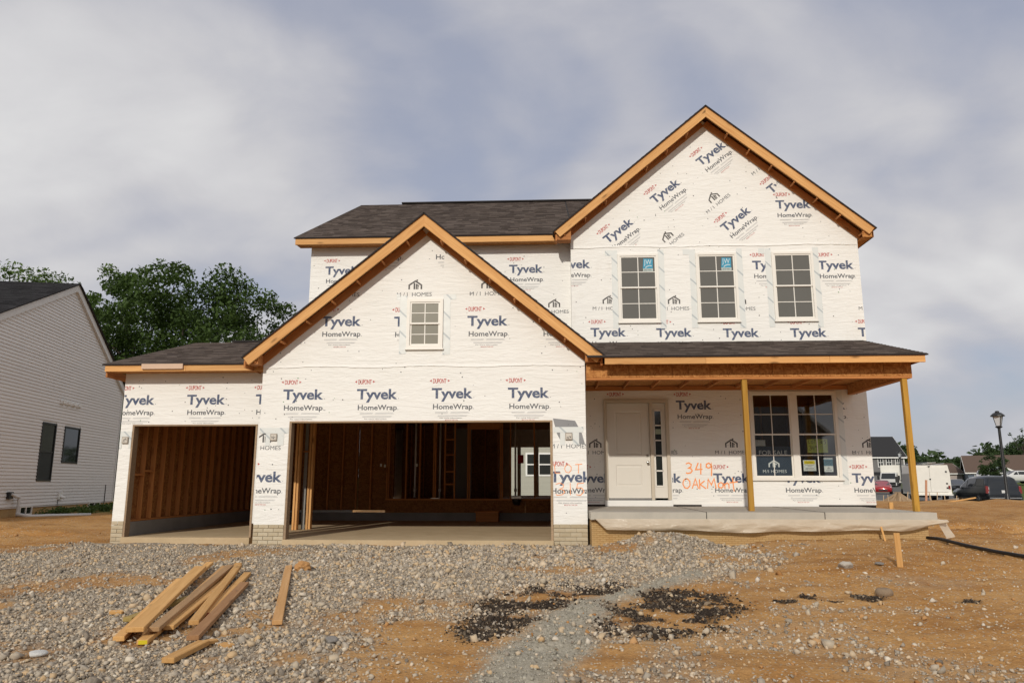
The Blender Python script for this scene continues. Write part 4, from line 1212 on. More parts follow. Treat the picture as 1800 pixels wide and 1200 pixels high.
for k, x, z, c in [('T', 6.18, 2.61, xr(z0=2.83)), ('T', 7.64, 2.6, []), ('T', 10.5, 2.59, xr(a=11.225)), ('M', 5.51, 1.63, xr(5.545, 6.05)), ('M', 6.95, 1.63, xr(a=7.5)), ('M', 8.44, 1.63, []), ('M', 11.34, 1.62, []),
                   ('T', 5.43, 1.03, xr(5.545, 6.05)), ('T', 6.92, 1.03, xr(a=7.5)), ('T', 8.37, 1.03, []), ('T', 9.86, 1.03, xr(z1=1.12)), ('T', 11.29, 1.03, [])]:
    stamp(HOUSE, 'wrap_print', art_mi() if k == 'M' else art_tyvek(), x, z, PY, clips=xr(5.545, 11.745) + c)
# sprayed lettering
def spray(strokes, ox, oz, s, y, w, name='spray_lettering', sx=1):
    m = MB()
    for i, st in enumerate(strokes):
        v, f = ribbon([(a * s * sx, b * s) for a, b in st], w)
        m.raw([(ox + p[0], y - .0006 * (i % 5), oz + p[1]) for p in v], f)
    return m.build(name, ORANGE, HOUSE)
three = [(0, .9), (.3, 1.0), (.55, .85), (.5, .62), (.25, .5), (.5, .45), (.62, .25), (.45, .05), (.1, .0), (0, .08)]
nine = [(.55, .8), (.35, .98), (.1, .85), (.08, .6), (.3, .5), (.55, .62), (.6, .95), (.62, .5), (.55, -.25)]
S349 = [three, [(1.25, 1.0), (.95, .35), (1.65, .4)], [(1.5, .95), (1.45, -.1)], [(a + 1.95, b) for a, b in nine]]
spray(S349, 7.80, 1.22, .225, PY - .002, .026, sx=.95)
O_ = [(.35, .95), (.1, .8), (0, .45), (.15, .1), (.45, .02), (.7, .3), (.7, .7), (.45, .95), (.25, .9)]
A_ = [[(0, 0), (.35, .95), (.62, 0)], [(.1, .35), (.55, .38)]]
K_ = [[(0, .9), (0, -.05)], [(.5, .75), (.05, .4), (.6, .0)]]
M_ = [[(0, 0), (.12, .9), (.4, .35), (.7, .95), (.85, 0)]]
o_ = [(.3, .55), (.05, .4), (.05, .1), (.3, .0), (.5, .15), (.5, .42), (.3, .55)]
n_ = [[(0, .5), (.02, 0)], [(0, .35), (.25, .55), (.42, .4), (.42, 0)]]
T_ = [[(.2, 1.05), (.3, -.25)], [(-.1, .55), (.7, .65)]]
words = [O_] + [[(a + .9, b) for a, b in q] for q in A_] + [[(a + 1.65, b) for a, b in q] for q in K_] + [[(a + 2.4, b) for a, b in q] for q in M_] + [[(a + 3.45, b + .05) for a, b in o_]] + [[(a + 4.1, b) for a, b in q] for q in n_] + [[(a + 4.7, b) for a, b in q] for q in T_]
spray(words, 7.72, .90, .22, PY - .002, .024, sx=.98)
LOT = [[(0, 1), (.05, 0), (.5, .0)], [(a * .8 + .85, b) for a, b in O_], [(1.75, .95), (2.35, 1.0)], [(2.05, .97), (2.02, -.05)]]
spray(LOT, 4.95, 1.20, .16, -.004, .012, sx=1.35)
F315 = [three, [(1.0, 1), (1.0, 0)], [(1.95, 1.0), (1.5, .95), (1.45, .6), (1.8, .6), (1.95, .3), (1.7, .0), (1.4, .05)]]
spray(F315, 4.97, .80, .22, -.004, .012, sx=1.2)

# cap staples pressed into the wrap, and the sheet seams
def staples(n, x0, x1, z0, z1, y, keep, parent):
    m = MB(); cols = (P_GREY, P_BLK, flat('green_cap', (.12, .3, .12)))
    for i in range(n):
        x, z = R.uniform(x0, x1), R.uniform(z0, z1)
        if not keep(x, z): continue
        m.use(cols[0] if R.random() < .7 else cols[1] if R.random() < .8 else cols[2])
        r = R.uniform(.006, .013)
        m.raw([(x + r * math.cos(k * 1.047), y - .003, z + r * math.sin(k * 1.047)) for k in range(6)] + [(x, y - .008, z)], [(k, (k + 1) % 6, 6) for k in range(6)])
    m.build('cap_staples', None, parent, kind='stuff')
staples(190, -.55, 5.5, .35, 5.9, 0, lambda x, z: z < 5.8 - SL_G * abs(x - RX_G) and not (-.06 < x < 4.95 and z < 2.2) and not (2.0 < x < 3 and 3.4 < z < 4.6), HOUSE)
staples(30, -3.55, -.65, 2.2, 3.1, .5, lambda x, z: True, HOUSE)
staples(60, -.6, 5.35, 4, 6.35, 2.5, lambda x, z: True, HOUSE)
def okb(x, z): return z < 9.0 - SL_B * abs(x - RX_B) and not any(a - .15 < x < a + 1.05 and 4.4 < z < 6.1 for a in (6.42, 8.14, 9.8))
staples(190, 5.45, 11.65, 4.0, 9.0, 2.15, okb, HOUSE)
staples(150, 5.6, 11.7, .62, 3.0, 2.5, lambda x, z: not (6 < x < 7.5) and not (9.15 < x < 11.25 and z > 1.05), HOUSE)
# horizontal laps where one sheet ends over the next
def lap(x0, x1, z, y, label=None):
    n = int((x1 - x0) / .08); v = []; m = MB()
    for i in range(n + 1):
        x = x0 + (x1 - x0) * i / n
        w = .012 * math.sin(x * 3.1) + R.uniform(-.006, .006)
        v += [(x, y - .002, z + .05), (x, y - .012 - R.uniform(0, .006), z + w), (x, y - .001, z + w - .004)]
    m.raw(v, [(3 * i + a, 3 * i + a + 1, 3 * i + a + 4, 3 * i + a + 3) for i in range(n) for a in (0, 1)])
    m.build('wrap_lap', WRAP, HOUSE)
lap(-.61, 5.53, 3.19, 0); lap(5.39, 11.69, 6.19, 2.15)

# ---------------------------------------------------------------- signs and papers behind the porch window
SIGN = flat('sign_navy', (.035, .055, .085), .5, var=.02)
SIGN_W = flat('sign_white', (.72, .74, .74), .5, var=.02)
LIME = flat('paper_lime', (.66, .78, .22), .7, var=.03)
PAPER = flat('paper_white', (.60, .62, .60), .7, var=.03)
YEL = flat('paper_yellow', (.62, .50, .02), .6, var=.03)
BLU = flat('paper_blue', (.045, .13, .18), .6, var=.03)
def sheet(name, label, cat, x0, x1, z0, z1, y, base, marks, group=None, lean=0):
    m = MB().use(base).box(x0, x1, y, y + .004, z0, z1)
    for mat, (v, f) in marks:
        m.use(mat); m.raw([(x0 + p[0], y - .0012, z0 + p[1]) for p in v], f)
    return tag(m.build(name, None), label, cat, group)
def txt(mat, t, x, z, h, w, bold=0.0, space=1.0): return (mat, shift(glyphs(t, h, w, bold, space), x, z))
def logo(mat, x, z, s):
    out = []
    for pts, w in (([(0, 0), (0, .085), (.12, .165), (.24, .085), (.24, 0)], .034), ([(.102, 0), (.102, .125)], .034), ([(.143, 0), (.143, .095), (.19, .065)], .028)):
        v, f = ribbon(pts, w); out.append((mat, (v * s + np.array([x, z]), f)))
    return out
SY = 2.526
sheet('for_sale_sign', 'dark navy for sale sign with white lettering standing in the lower left sash', 'sign', 9.31, 10.055, 1.17, 1.79, SY, SIGN,
      [txt(SIGN_W, 'FOR SALE', .07, .44, .10, .60, .012), txt(SIGN_W, 'M/I HOMES', .13, .06, .07, .50, 0, 1.1)] + logo(SIGN_W, .27, .18, .85))
sheet('blank_card', 'pale blank card showing above the for sale sign', 'card', 9.32, 9.53, 1.80, 1.93, SY + .01, PAPER, [])
def pen(mat, strokes, x, z, s, w, sx=1):
    out = []
    for st in strokes:
        v, f = ribbon([(a * s * sx, b * s) for a, b in st], w); out.append((mat, (v + np.array([x, z]), f)))
    return out
L_ = [[(0, 1), (.02, 0), (.5, 0)]]; O2 = [O_]; T2 = [[(0, .95), (.6, 1)], [(.3, .97), (.3, 0)]]
marks = pen(P_BLK, L_, .03, .20, .07, .009) + pen(P_BLK, O2, .085, .20, .06, .008) + pen(P_BLK, T2, .14, .20, .07, .008)
marks += pen(P_BLK, [three], .255, .19, .08, .009) + pen(P_BLK, [[(0, 1), (0, 0)]], .315, .19, .08, .009) + pen(P_BLK, F315[2:3], .24, .19, .08, .009)
marks += pen(P_BLK, [three], .03, .06, .09, .008) + pen(P_BLK, [[(a - .95, b) for a, b in S349[1]], [(a - .95, b) for a, b in S349[2]]], .09, .06, .08, .008) + pen(P_BLK, [nine], .155, .07, .08, .008)
marks += [(P_LINE, rectp(.26, .34, .13, .137)), (P_LINE, rectp(.26, .33, .09, .097))]
sheet('lot_note', 'lime green paper with LOT 315 and 349 handwritten in black', 'paper', 10.415, 10.845, 1.655, 1.945, SY, LIME, marks)
sheet('caution_notice', 'white notice with a yellow caution band taped inside the window', 'notice', 10.30, 10.565, 1.27, 1.50, SY, PAPER,
      [(YEL, rectp(.02, .245, .145, .215)), txt(P_BLK, 'CAUTION', .05, .16, .035, .16, .01), (P_GREY, rectp(.04, .22, .12, .126)), (P_GREY, rectp(.09, .17, .09, .098)), (P_GREY, rectp(.05, .22, .055, .062)), (P_GREY, rectp(.03, .24, .03, .038))])
sheet('permit_card', 'white card with a dark blue upper half taped inside the window', 'notice', 10.735, 10.925, 1.25, 1.54, SY, PAPER,
      [(BLU, rectp(.0, .19, .125, .27)), (SIGN_W, rectp(.03, .16, .225, .235)), (SIGN_W, rectp(.04, .15, .19, .20)), (SIGN_W, rectp(.07, .12, .155, .165)), (P_GREY, rectp(.03, .16, .03, .04))] + logo(P_GREY, .065, .06, .22))

# plastic sheet hanging under the porch slab
nx_, nz_ = 150, 9; v = []
for i in range(nx_ + 1):
    u = i / nx_; x = 5.62 + u * 5.95
    drop = .20 * min(1, (u / .035)) * (1 - .75 * smooth(.86, 1.0, u)) + .018 * math.sin(x * 1.7) + .01 * math.sin(x * 4.1)
    for j in range(nz_ + 1):
        t = j / nz_
        w = float(vnoise(np.array([x]), np.array([t * 1.5]), 2.3, 3)[0] - .5)
        w2 = float(vnoise(np.array([x + t * .6]), np.array([t]), 7, 5)[0] - .5)
        v.append((x, -.608 - .055 * math.sin(t * 2.6) - .07 * w * t - .02 * w2, .412 - drop * t))
f = [(i * (nz_ + 1) + j, (i + 1) * (nz_ + 1) + j, (i + 1) * (nz_ + 1) + j + 1, i * (nz_ + 1) + j + 1) for i in range(nx_) for j in range(nz_)]
m = MB(); m.raw(v, f)
PS = tag(m.build('plastic_sheet', PLASTIC, None, True), 'cloudy plastic sheet drooping from under the edge of the concrete porch slab', 'plastic sheet')
v = []
for i in range(9):
    for j in range(7):
        a, b = i / 8, j / 6
        v.append((11.42 + .20 * a + .10 * b, -.60 + .10 * a + .03 * math.sin(5 * b), .43 - .06 * a - .33 * b * (1 - .25 * a)))
m = MB(); m.raw(v, [(i * 7 + j, (i + 1) * 7 + j, (i + 1) * 7 + j + 1, i * 7 + j + 1) for i in range(8) for j in range(6)])
m.build('loose_end', PLASTIC, PS, True)

# ---------------------------------------------------------------- loose timber in front of the garage
def loose(label, p0, p1, w, h, group='loose timbers on the gravel', mat=LUMBER, cat='timber', end=None, name='timber'):
    o = board(name, mat, None, p0, p1, w, h, bevel=.004)
    tag(o, label, cat, group)
    return o
loose('broad pale board lying on top of the timber pile', (1.38, -7.45, -.175), (.39, -4.20, -.035), .14, .04)
loose('timber at the left side of the pile under the broad board', (1.26, -7.47, -.245), (.38, -4.69, -.125), .09, .04)
loose('greenish short timber end sticking out left of the pile', (.90, -6.72, -.225), (1.02, -5.4, -.17), .09, .04, mat=wood_mat('greenish_lumber', (.36, .27, .10), (.27, .19, .06)))
loose('grey brown long timber on the pile beside the broad board', (1.475, -7.32, -.195), (.63, -3.85, -.055), .09, .04, mat=wood_mat('grey_lumber', (.40, .25, .13), (.30, .18, .09)))
yt = loose('longest timber at the bottom of the pile with a yellow tag on its end', (1.48, -7.50, -.262), (.50, -3.27, -.09), .09, .04)
me = MB().box(-.0025, -.0005, -.038, .03, -.016, .016).mesh('end_tag', YEL); link('end_tag', me, yt, world=False)
loose('straight timber resting along the right side of the pile', (1.49, -7.10, -.222), (.85, -4.30, -.125), .09, .04)
rd = loose('shorter timber with its near end painted red, right of the pile', (1.545, -6.47, -.218), (.98, -4.13, -.115), .09, .04)
link('painted_end', MB().box(-.002, -.0004, -.044, .044, -.019, .019).mesh('painted_end', flat('red_end', (.50, .10, .05))), rd, world=False)
loose('darker brown timber lying apart at the right edge of the pile', (1.90, -7.50, -.225), (1.26, -4.90, -.135), .10, .04, mat=wood_mat('brown_lumber', (.45, .25, .12), (.33, .17, .075)))
loose('short offcut at the near end of the brown timber', (1.98, -8.05, -.275), (2.005, -7.52, -.255), .10, .04)
loose('timber end rising from the top of the pile', (.60, -4.9, -.10), (.22, -3.55, -.05), .09, .04)
loose('pale timber wedged between the broad board and the grey brown one', (1.40, -7.0, -.205), (.52, -3.75, -.075), .09, .04, mat=wood_mat('pale_lumber', (.66, .40, .18), (.50, .28, .11)))
loose('knotty timber lying across the middle of the pile with its far end raised', (1.62, -6.9, -.215), (.78, -3.95, -.04), .09, .04)
loose('stub of timber under the middle of the pile', (1.42, -6.25, -.215), (1.40, -5.75, -.2), .09, .04)
loose('single straight timber lying alone on the gravel', (2.357, -6.82, -.222), (1.28, -3.46, -.10), .09, .04, mat=wood_mat('clean_lumber', (.62, .37, .17), (.50, .27, .10)))
for lab, x, y, a in (('small wood chip left of the timber pile', .56, -6.32, .4), ('wood chip behind the short offcut', 2.03, -7.45, 1.2), ('reddish wood chip on the gravel right of the short offcut', 2.19, -7.5, -.3)):
    m = MB().slab([(-.06, -.03, 0), (.05, -.035, 0), (.07, .01, 0), (.03, .035, 0), (-.05, .03, 0)], (0, 0, .025))
    o = m.build('wood_chip', LUMBER); o.location = (x, y, ground_z(x, y) + .012); o.rotation_euler = (.1, .05, a); tag(o, lab, 'wood chip', 'wood chips')
# clay lump
bm = bmesh.new(); bmesh.ops.create_icosphere(bm, subdivisions=3, radius=.11)
for vv in bm.verts: vv.co *= 1 + R.uniform(-.13, .13); vv.co.z *= .8
me = bpy.data.meshes.new('clay_lump'); bm.to_mesh(me); bm.free(); me.materials.append(CLOD)
o = link('clay_lump', me); o.location = (1.55, -3.7, ground_z(1.55, -3.7) + .04); tag(o, 'orange clay lump on the gravel right of the single timber', 'clay lump')

# stakes, hose
def stake(lab, p0, p1, w=.05, t=.02, mat=LUMBER, group='wooden stakes'):
    o = board('wooden_stake', mat, None, p0, p1, t, w, up=(1, 0, 0)); tag(o, lab, 'stake', group); return o
stake('tall wooden stake standing in the dirt in front of the porch', (9.45, -3.45, -.15), (9.44, -3.45, .37), .075, .025)
stake('thin wooden stake leaning under the plastic sheet', (10.47, -.75, .0), (10.42, -.72, .30), .03, .015)
stake('wooden stake beside the right corner of the house', (12.02, 2.4, -.1), (12.0, 2.4, .62), .09, .03)
hp = [(11.16, -.72, .12), (11.20, -1.0, .10), (11.24, -1.75, .075), (11.28, -2.4, .05), (11.36, -3.1, .03), (11.5, -4.0, 0)]
m = MB().tube([(x, y, max(z, ground_z(x, y) + .04)) for x, y, z in hp], .027, 10)
tag(m.build('black_pipe', flat('black_plastic', (.018, .018, .02), .45), None, True), 'black plastic drain pipe lying on the dirt right of the porch', 'pipe')
NTH = ['first', 'second', 'third', 'fourth', 'fifth', 'sixth', 'seventh', 'eighth', 'ninth', 'tenth', 'eleventh']
PEG = flat('peg_pale', (.50, .38, .25))
for i, (x, y) in enumerate(((21.2, 23.9), (21.45, 23.9), (22.3, 24.6), (21.4, 21.85), (22.45, 21.9), (22.0, 20.9), (22.8, 21.95), (22.6, 20.9), (23.3, 21.3))):
    z = ground_z(x, y)
    stake('small pale survey peg in the far dirt beyond the porch, ' + NTH[i] + ' from the left', (x, y, z - .05), (x + R.uniform(-.06, .06), y, z + R.uniform(.22, .38)), .03, .025, PEG, 'survey pegs in the far dirt')
stake('reddish tall stake in the dirt left of the white service truck', (23.75, 24.95, 0), (23.86, 24.95, 1.15), .10, .04, flat('stake_pink', (.50, .26, .16)), 'wooden stakes')
b_ = board('plank', LUMBER, None, (22.3, 20.2, ground_z(22.3, 20.2) + .05), (23.5, 20.1, ground_z(23.5, 20.1) + .05), .14, .05); tag(b_, 'pale plank lying flat on the far dirt beyond the porch', 'plank')
bm = bmesh.new(); bmesh.ops.create_cone(bm, segments=22, cap_ends=True, radius1=.85, radius2=.05, depth=.5)
bmesh.ops.subdivide_edges(bm, edges=bm.edges[:], cuts=2)
for vv in bm.verts: vv.co += Vector((R.uniform(-.06, .06), R.uniform(-.06, .06), R.uniform(-.04, .04)))
me = bpy.data.meshes.new('dirt_pile'); bm.to_mesh(me); bm.free(); me.materials.append(plainrock('pile_soil', (.36, .25, .15)))
o = link('dirt_pile', me); o.location = (22.7, 25.6, ground_z(22.7, 25.6) + .2); tag(o, 'conical pile of brown soil in front of the red car', 'dirt pile')

# ---------------------------------------------------------------- neighbour's house on the left
NP0 = Vector((-10.653, 6.734, 0)); ND = Vector((-.18976, .98183, 0)); NN = Vector((.98183, .18976, 0))
nrot = math.atan2(ND.y, ND.x)          # local x runs along the wall, local -y faces our house
NB = thing('neighbour_house', 'finished house with pale lap siding, black window frames and dark roof', 'house', NP0, nrot)
# local frame: x = along wall, y = away from us (to the left of the picture), z up
def nb(mb, name, mat, parent=None, **p): return mb.build(name, mat, parent or NB, world=False, **p)
PK = (3.25, 7.58); LW, RW = -3.4, 8.40; ZE = 4.62
def gz(x):
    return PK[1] - (PK[1] - ZE) * ((x - PK[0]) / (RW - PK[0]) if x > PK[0] else (PK[0] - x) / (PK[0] - LW))
nwin = [(2.03, 3.0, 1.07, 2.90), (3.60, 4.82, 1.67, 2.88)]
def span(z):
    """x range of the gable wall at height z"""
    if z <= ZE: return LW, RW
    t = (PK[1] - z) / (PK[1] - ZE)
    return PK[0] - (PK[0] - LW) * t, PK[0] + (RW - PK[0]) * t
e = .1016; z = .33; k = 0
while z < PK[1] - .12:
    a0, b0 = span(z + e); a1, b1 = span(z)
    segs = [(max(a1, a0), min(b0, b1))]
    for wx0, wx1, wz0, wz1 in nwin:
        if z + e > wz0 and z < wz1:
            segs = [s_ for a, b in segs for s_ in ((a, min(b, wx0)), (max(a, wx1), b)) if s_[1] - s_[0] > .02]
    for a, b in segs:
        m = MB().raw([(a, -.024, z), (b, -.024, z), (b, -.001, z + e), (a, -.001, z + e), (a, 0, z), (b, 0, z)], [(0, 1, 2, 3), (4, 5, 1, 0)])
        nb(m, 'siding_board', SIDING)
    z += e
m = MB().slab([(LW, .002, .28), (RW, .002, .28), (RW, .002, ZE), (PK[0], .002, PK[1]), (LW, .002, ZE)], (0, .2, 0)); nb(m, 'gable_wall', SIDING)
m = MB().box(LW, LW + .2, .2, 14, .28, ZE).box(RW - .2, RW, .2, 14, .28, ZE).box(LW, RW, 13.8, 14, .28, ZE); nb(m, 'side_wall', SIDING)
m = MB().box(LW + .02, RW - .02, .03, 13.9, -.4, .30); nb(m, 'foundation', FORM)
m = MB().box(RW - .09, RW + .02, -.03, .09, .30, ZE); nb(m, 'corner_trim', TRIMG)
for s, (xa, za) in ((1, (RW, ZE)), (-1, (LW, ZE))):
    d = Vector((PK[0] - xa, 0, PK[1] - za)).normalized()
    ex = Vector((xa, 0, za)) - d * .45
    n = Vector((-d.z, 0, d.x)) if d.x > 0 else Vector((d.z, 0, -d.x))
    up = n if n.z > 0 else -n
    pk = Vector((PK[0], 0, PK[1] + .10))
    ex = ex + Vector((0, 0, .10))
    m = MB().slab([tuple(ex + Vector((0, -.10, 0))), tuple(pk + Vector((0, -.10, 0))), tuple(pk + Vector((0, -.10, -.24))), tuple(ex + Vector((0, -.10, -.24)))], (0, .1, 0)); nb(m, 'rake_trim', TRIMG)
    dk = nb(MB().slab([tuple(ex + Vector((0, -.16, .0))), tuple(pk + Vector((0, -.16, .0))), tuple(pk + Vector((0, 14.2, .0))), tuple(ex + Vector((0, 14.2, .0)))], (0, 0, .03)), 'roof_deck', ROOFEDGE)
    L = (pk - ex).length; u = Vector((0, 1, 0)); sv = (pk - ex).normalized()
    mm = shingles('shingles', SHINGLE_BLK, None, ex + Vector((0, -.17, .032)), u, sv, 14.4, L, exp=.145, tab=(.2, .5))
    mm.parent = dk
for i, (a, b, c, d) in enumerate(nwin):
    t = .055
    fr = nb(MB().box(a, b, -.035, .02, c, c + t).box(a, b, -.035, .02, d - t, d).box(a, a + t, -.035, .02, c + t, d - t).box(b - t, b, -.035, .02, c + t, d - t), 'window', BLACK,
            label=['tall narrow window with a black frame', 'shorter window with a black frame'][i])
    if i == 0:
        zm = c + (d - c) * .50
        nb(MB().box(a + t, b - t, -.02, .01, zm - .025, zm + .025), 'meeting_rail', BLACK, fr)
        nb(MB().box(a + t, b - t, -.004, .004, c + t, zm - .026), 'insect_screen', flat('screen', (.03, .035, .035), .6), fr)
        nb(MB().box(a + t, b - t, -.006, .002, zm + .026, d - t), 'pane', PANE_DARK, fr)
    else: nb(MB().box(a + t, b - t, -.006, .002, c + t, d - t), 'pane', PANE_DARK, fr)
for k in range(4):
    x = 3.08 + k * .40
    nb(MB().slab([(x, -.015, 3.58), (x + .24, -.015, 3.58), (x + .24, -.015, 3.74), (x, -.015, 3.74)], (0, -.02, 0)).slab([(x + .02, -.035, 3.57), (x + .22, -.035, 3.57), (x + .22, -.11, 3.60), (x + .02, -.11, 3.60)], (0, 0, .10)), 'vent_hood', WHITE)
nb(MB().box(.40, .62, -.10, -.015, .56, .76), 'meter_box', BLACK)
nb(MB().tube([(.50, -.09, .70), (.72, -.12, .62), (.88, -.14, .60)], .045, 8).tube([(.88, -.14, .62), (.88, -.14, .10)], .045, 8), 'drain_spout', PVC)
nb(MB().box(3.62, 3.90, -.06, -.014, .48, .72).tube([(3.74, -.04, .58), (3.80, -.16, .52)], .045, 8), 'vent_outlet', WHITE)
nb(MB().tube([(3.66, -.03, .48), (3.64, -.03, .1)], .01, 6).tube([(7.55, -.03, .95), (7.55, -.03, .32), (7.45, -.05, .15)], .014, 6), 'conduit', BLACK)
for a, b in ((1.25, 2.0), (6.2, 7.2)):
    fr = nb(MB().box(a, b, -.03, .03, .06, .10).box(a, b, -.03, .03, .29, .325).box(a, a + .04, -.03, .03, .1, .29).box(b - .04, b, -.03, .03, .1, .29).box((a + b) / 2 - .02, (a + b) / 2 + .02, -.03, .03, .1, .29), 'basement_window', VINYL)
    nb(MB().box(a + .04, b - .04, -.005, .01, .10, .29), 'pane', PANE_DARK, fr)
    n = 12; w = MB(); v = []
    for i in range(n + 1):
        t = math.pi * i / n; x = (a + b) / 2 - math.cos(t) * ((b - a) / 2 + .25); yy = -.05 - math.sin(t) * .75
        v += [(x, yy, -.35), (x, yy, .09)]
    w.raw(v, [(2 * i, 2 * i + 2, 2 * i + 3, 2 * i + 1) for i in range(n)]); nb(w, 'window_well', flat('galvanised', (.30, .30, .31), .5, .5, .3))
# pipe lying on the ground before it
m = MB().tube([(-10.6, 7.45, .12), (-10.3, 7.62, .06), (-9.33, 9.0, .05)], .05, 10)
pp = tag(m.build('white_drain_pipe', PVC, None, True), 'white plastic drain pipe lying along the foot of the siding house', 'pipe')

# ---------------------------------------------------------------- trees
def leaves(name, centres, mat, parent, leaf, n_per, flat_=.6, kind=None):
    """leaf-sized faces spread through clumps (x, y, z, radius)"""
    C_ = np.array(centres); n = len(C_)
    reps = np.maximum(6, (n_per * (C_[:, 3] / C_[:, 3].mean()) ** 2).astype(int))
    cc = np.repeat(C_, reps, 0); N = len(cc)
    d = NR.normal(size=(N, 3)); d /= np.linalg.norm(d, axis=1)[:, None]
    r = NR.random((N, 1)) ** .45
    p = cc[:, :3] + d * r * cc[:, 3:4] * np.array([1, 1, flat_])
    a = NR.normal(size=(N, 3)); a /= np.linalg.norm(a, axis=1)[:, None]
    nrm = NR.normal(size=(N, 3)) * .7 + np.array([0, 0, 1.3]); b = np.cross(nrm, a); b /= np.linalg.norm(b, axis=1)[:, None]
    s = leaf * NR.uniform(.6, 1.3, (N, 1))
    q = np.stack([p - a * s, p + b * s * .55, p + a * s, p - b * s * .55], 1)
    q[:, 1] += nrm / 4 * s * .3; q[:, 3] += nrm / 4 * s * .3
    me = bpy.data.meshes.new(name)
    me.vertices.add(N * 4); me.vertices.foreach_set('co', q.reshape(-1))
    me.loops.add(N * 4); me.loops.foreach_set('vertex_index', np.arange(N * 4, dtype=np.int32))
    me.polygons.add(N); me.polygons.foreach_set('loop_start', np.arange(0, N * 4, 4, dtype=np.int32))
    me.materials.append(mat); me.update()
    return link(name, me, parent, world=False, **({'kind': kind} if kind else {}))
def tree(label, x, y, h, spread, mat=LEAF, n_clump=60, leaf=.16, n_per=90, seed=1, group=None, trunk_h=.35, clump=.14, z0=None, name='tree', cat='tree', shape=1.0, gap=.0):
    rg = random.Random(seed)
    z = float(hgt(np.array([float(x)]), np.array([float(y)]))[0]) if z0 is None else z0
    t = thing(name, label, cat, (x, y, z - .1), 0, group)
    cl = []
    tries = 0
    while len(cl) < n_clump and tries < 9000:
        tries += 1
        u = rg.uniform(-1, 1); v_ = rg.uniform(-1, 1); w = rg.uniform(-1, 1)
        q = u * u + v_ * v_ + w * w
        if q > 1 or q < .12: continue
        px, py = u * spread, v_ * spread
        pz = h * (trunk_h + (1 - trunk_h) * (.5 + w * .5 * shape)) 
        k = 1 + .25 * math.sin(5 * math.atan2(v_, u) + seed) * (1 if w < .5 else .4)
        px *= k; py *= k
        r = spread * rg.uniform(clump * .6, clump * 1.5)
        cl.append((px, py, pz - r * .4, r))
    leaves('crown', cl, mat, t, leaf, n_per, .62)
    m = MB(); rb = h * .022
    top = (rg.uniform(-.3, .3), rg.uniform(-.3, .3), h * .62)
    m.tube([(0, 0, 0), (.05, .02, h * .2), (top[0] * .5, top[1] * .5, h * .42), top], [rb * 1.25, rb, rb * .7, rb * .3], 8)
    for c in rg.sample(cl, min(len(cl), 22)):
        hz = h * rg.uniform(.18, .5); a = Vector((0, 0, hz)); b = Vector(c[:3])
        if b.z < hz: b.z = hz + .2
        mid = a.lerp(b, .5) + Vector((rg.uniform(-.3, .3), rg.uniform(-.3, .3), -abs(b.z - hz) * .12))
        m.tube([a, mid, b], [rb * .42, rb * .25, rb * .08], 5, cap=False)
    m.build('trunk', BARK, t, world=False, smooth=True)
    return t
tree('big spreading locust tree with an airy dark crown behind the single garage', -18.2, 31, 15.2, 7.6, LEAF, 230, .13, 230, 5, trunk_h=.22, clump=.13)
tree('rounder tree at the right end of the tree group above the low garage roof', -11.2, 33, 9.6, 3.0, LEAF_LT, 100, .13, 190, 8, trunk_h=.2, clump=.2)
tree('dense tree between the spreading tree and the right end of the group', -13.8, 36, 12.0, 4.4, LEAF, 120, .13, 190, 18, trunk_h=.2, clump=.2)
tree('treetops showing above the ridge of the siding house on the far left', -30, 33, 16.4, 6.8, LEAF_LT, 90, .12, 180, 12, trunk_h=.3)
tree('tall airy treetop just left of the siding house peak', -24.5, 36, 17.2, 4.6, LEAF_LT, 60, .11, 160, 22, trunk_h=.35)
tree('low dark tree filling the gap beside the siding house corner', -14.5, 27, 7.5, 3.6, LEAF, 60, .11, 200, 31, trunk_h=.1)

# far treeline on the right, tree by tree
ex = 0
specs = [(83.2, 162, 6.5, 4.3, 1), (86.5, 161.8, 8.3, 5.3, 2), (80, 158, 7.2, 4.7, 3), (91.5, 167.5, 6.0, 4.0, 4), (96.8, 173, 5.6, 4, 5), (100.2, 173.2, 5.1, 4, 6), (106, 178.5, 5.5, 4, 7), (108.9, 176.5, 6.4, 4.2, 8), (111, 173.4, 6.6, 4.3, 9), (115, 178.5, 7.8, 5.0, 10), (118.2, 178.4, 9.2, 5.8, 11), (124.6, 183.6, 10.2, 6.3, 12), (128.6, 183.5, 11.6, 7.1, 13), (133.3, 183.7, 12.1, 7.4, 14), (138.3, 189.2, 11.2, 6.9, 15), (146, 192, 12.2, 7.4, 16)]
CNT = {}
specs.sort(key=lambda q: (q[0] - 4.8) / (q[1] + 13.8))
kinds = ['dark rounded tree in the distant row behind the grey two storey house', 'low bushy tree in the distant row over the white service truck', 'taller tree in the distant row above the blue house']
for i, (x, y, h, sp, sd) in enumerate(specs):
    gi = 0 if x < 91 else 1 if x < 108 else 2
    CNT[gi] = CNT.get(gi, 0) + 1
    lab = ['dark rounded distant tree behind the grey two storey house, ', 'low bushy distant tree over the white service truck, ', 'tall distant tree above the blue house, '][gi] + NTH[CNT[gi] - 1] + ' from the left'
    tree(lab, x, y, h, sp, LEAF_FAR, 80, .30, 110, 100 + sd, group='far trees: ' + ('behind the grey house' if x < 91 else 'over the service truck' if x < 108 else 'above the blue house'), trunk_h=.05, clump=.22)
tree('slim young tree in leaf in front of the blue house roof', 65.3, 91.0, 4.6, 1.7, LEAF_FAR, 34, .13, 90, 301, trunk_h=.35, clump=.3)
tree('bare topped thin tree rising out of the far row', 122, 176, 13.5, 2.2, LEAF_FAR, 10, .3, 14, 302, trunk_h=.5, clump=.3)
